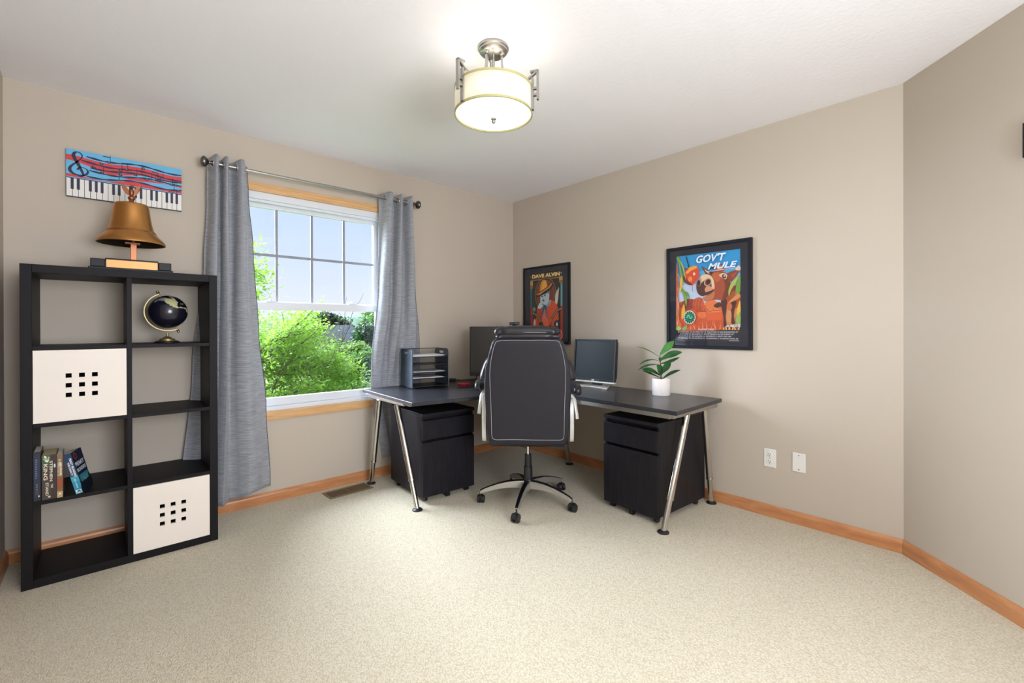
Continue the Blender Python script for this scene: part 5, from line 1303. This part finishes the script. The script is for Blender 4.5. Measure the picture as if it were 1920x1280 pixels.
m = MB(); m.tube([(x,y,z) for x,y,z in cr_open3([(0.05,-0.02,0.66),(0.10,-0.03,0.50),(0.20,-0.03,0.30),(0.24,-0.04,0.16),(0.20,-0.05,0.10),(0.12,-0.05,0.13),(0.05,-0.06,0.06),(-0.02,-0.08,0.006),(-0.05,-0.14,0.005)])] ,0.004,8); m.build('cable', M['bplastic'], t, smooth=True)
t = bpy.data.objects.new('hanging_cable', None)
bpy.data.objects.remove(t); m = MB(); m.tube(cr_open3([(-0.06,0,-0.002),(-0.03,0,-0.05),(0.03,0.01,-0.09),(0.10,0.04,-0.06),(0.13,0.06,-0.002)]),0.0025,6); m.tube(cr_open3([(0.12,0.02,-0.002),(0.105,0.02,-0.06),(0.10,0.03,-0.12),(0.14,0.10,-0.16),(0.20,0.14,-0.10),(0.24,0.14,-0.002)]),0.0025,6); o = m.build('cable', M['bplastic'], dk, smooth=True); o.location = (-1.05,-0.34,DZ-DT)

# ================================================================ POTTED PLANT
pl = thing('potted_plant', 'small potted fiddle leaf plant in a white pot at the right end of the desk', 'potted plant', (-0.2225,-1.757,DZ))
m = MB(); m.lathe([(0.0,0.0),(0.058,0.0),(0.060,0.003),(0.060,0.112),(0.059,0.114),(0.0555,0.114),(0.0555,0.100),(0.0,0.100)], (0,0,0), 48); m.torus((0,0,0.100),0.0600,0.0012,48,6); m.build('pot', M['pot'], pl, smooth=True, angle=40)
m = MB(); m.lathe([(0.0,0.104),(0.055,0.102),(0.0555,0.098)][::-1], (0,0,0), 32, close=False); m.build('soil', M['soil'], pl, smooth=True)
vr = Vector((math.cos(0.736),-math.sin(0.736),0)); vf = Vector((math.sin(0.736),math.cos(0.736),0)); U = 0.000459
def pv(px,py,dep=0): return vr*((px-1447)*U)+Vector((0,0,0.100+(748-py)*U))+vf*dep
m = MB(); m.tube([pv(1447,752),pv(1450,640,.004),pv(1438,520,.0),pv(1430,430,-.004),pv(1432,360,0)],[0.0045,0.004,0.0035,0.003,0.002],8)
m.tube([pv(1452,750,.004),pv(1475,700,.01)],0.003,6); m.tube([pv(1442,750,-.004),pv(1430,690,-.01)],0.003,6)
m.build('stem', M['stem'], pl, smooth=True)
def leaf(b0, tip, wd_, facing, sag=0.0, mt='plantleaf', dep0=0, dep1=0, cup=0.25):
    p0 = pv(*b0,dep0); p1 = pv(*tip,dep1); d = p1-p0; L = d.length; dn = d.normalized()
    nrm = Vector(vr*facing[0]+vf*facing[1]+Vector((0,0,facing[2]))); nrm = (nrm-dn*nrm.dot(dn)).normalized(); sd = dn.cross(nrm).normalized()
    W2 = wd_*U/2
    def f(u,v):
        t_ = v; ww = W2*(math.sin(PI*min(1,t_**0.85))**0.7)*(0.55+0.45*sm(0.1,0.75,t_)) if 0 < t_ < 1 else 0.0006
        if t_ < 0.06: ww = min(ww, 0.002)
        s_ = (u-0.5)*2
        q = p0+d*t_+sd*(ww*s_)+nrm*(sag*L*4*t_*(1-t_)+cup*ww*s_*s_+0.03*ww*math.sin(t_*26)*abs(s_))
        return q
    m = MB(); m.grid(f,8,22); o = m.build('leaf', M[mt], pl, smooth=True, angle=180, solid=0.0007); return o
leaf((1425,372),(1652,158),120,(-.35,-1,.3),0.06,'plantleaf2',0,.01)
leaf((1425,405),(1062,236),60,(.25,-.35,1),0.05,'plantleaf2',0,-.03)
leaf((1425,450),(1748,322),130,(.1,-.8,.8),0.10,'plantleaf',0,-.02)
leaf((1432,500),(1680,392),90,(0,-.7,1),-0.08,'plantleaf',.005,-.06)
leaf((1425,460),(1098,502),62,(-.1,-.3,1),0.12,'plantleaf',0,-.04)
leaf((1432,520),(1068,585),66,(-.1,-.35,1),0.10,'plantleaf',0,-.05)
leaf((1440,660),(1600,470),110,(-.2,-1,.5),0.04,'plantleaf',0,.01)
leaf((1450,680),(1340,500),150,(-.1,-1,.7),0.05,'plantleaf',-.005,-.06)
leaf((1435,690),(1125,572),120,(0,-.8,1),0.10,'plantleaf',-.004,-.05)
leaf((1440,710),(1165,602),70,(0,-.5,1),0.0,'plantleaf',.005,.0)
leaf((1462,735),(1738,594),70,(.1,-.7,1),0.10,'plantleaf',.004,.0)
leaf((1432,480),(1520,420),80,(-.2,-.2,1),0.1,'plantleaf',0,.08)
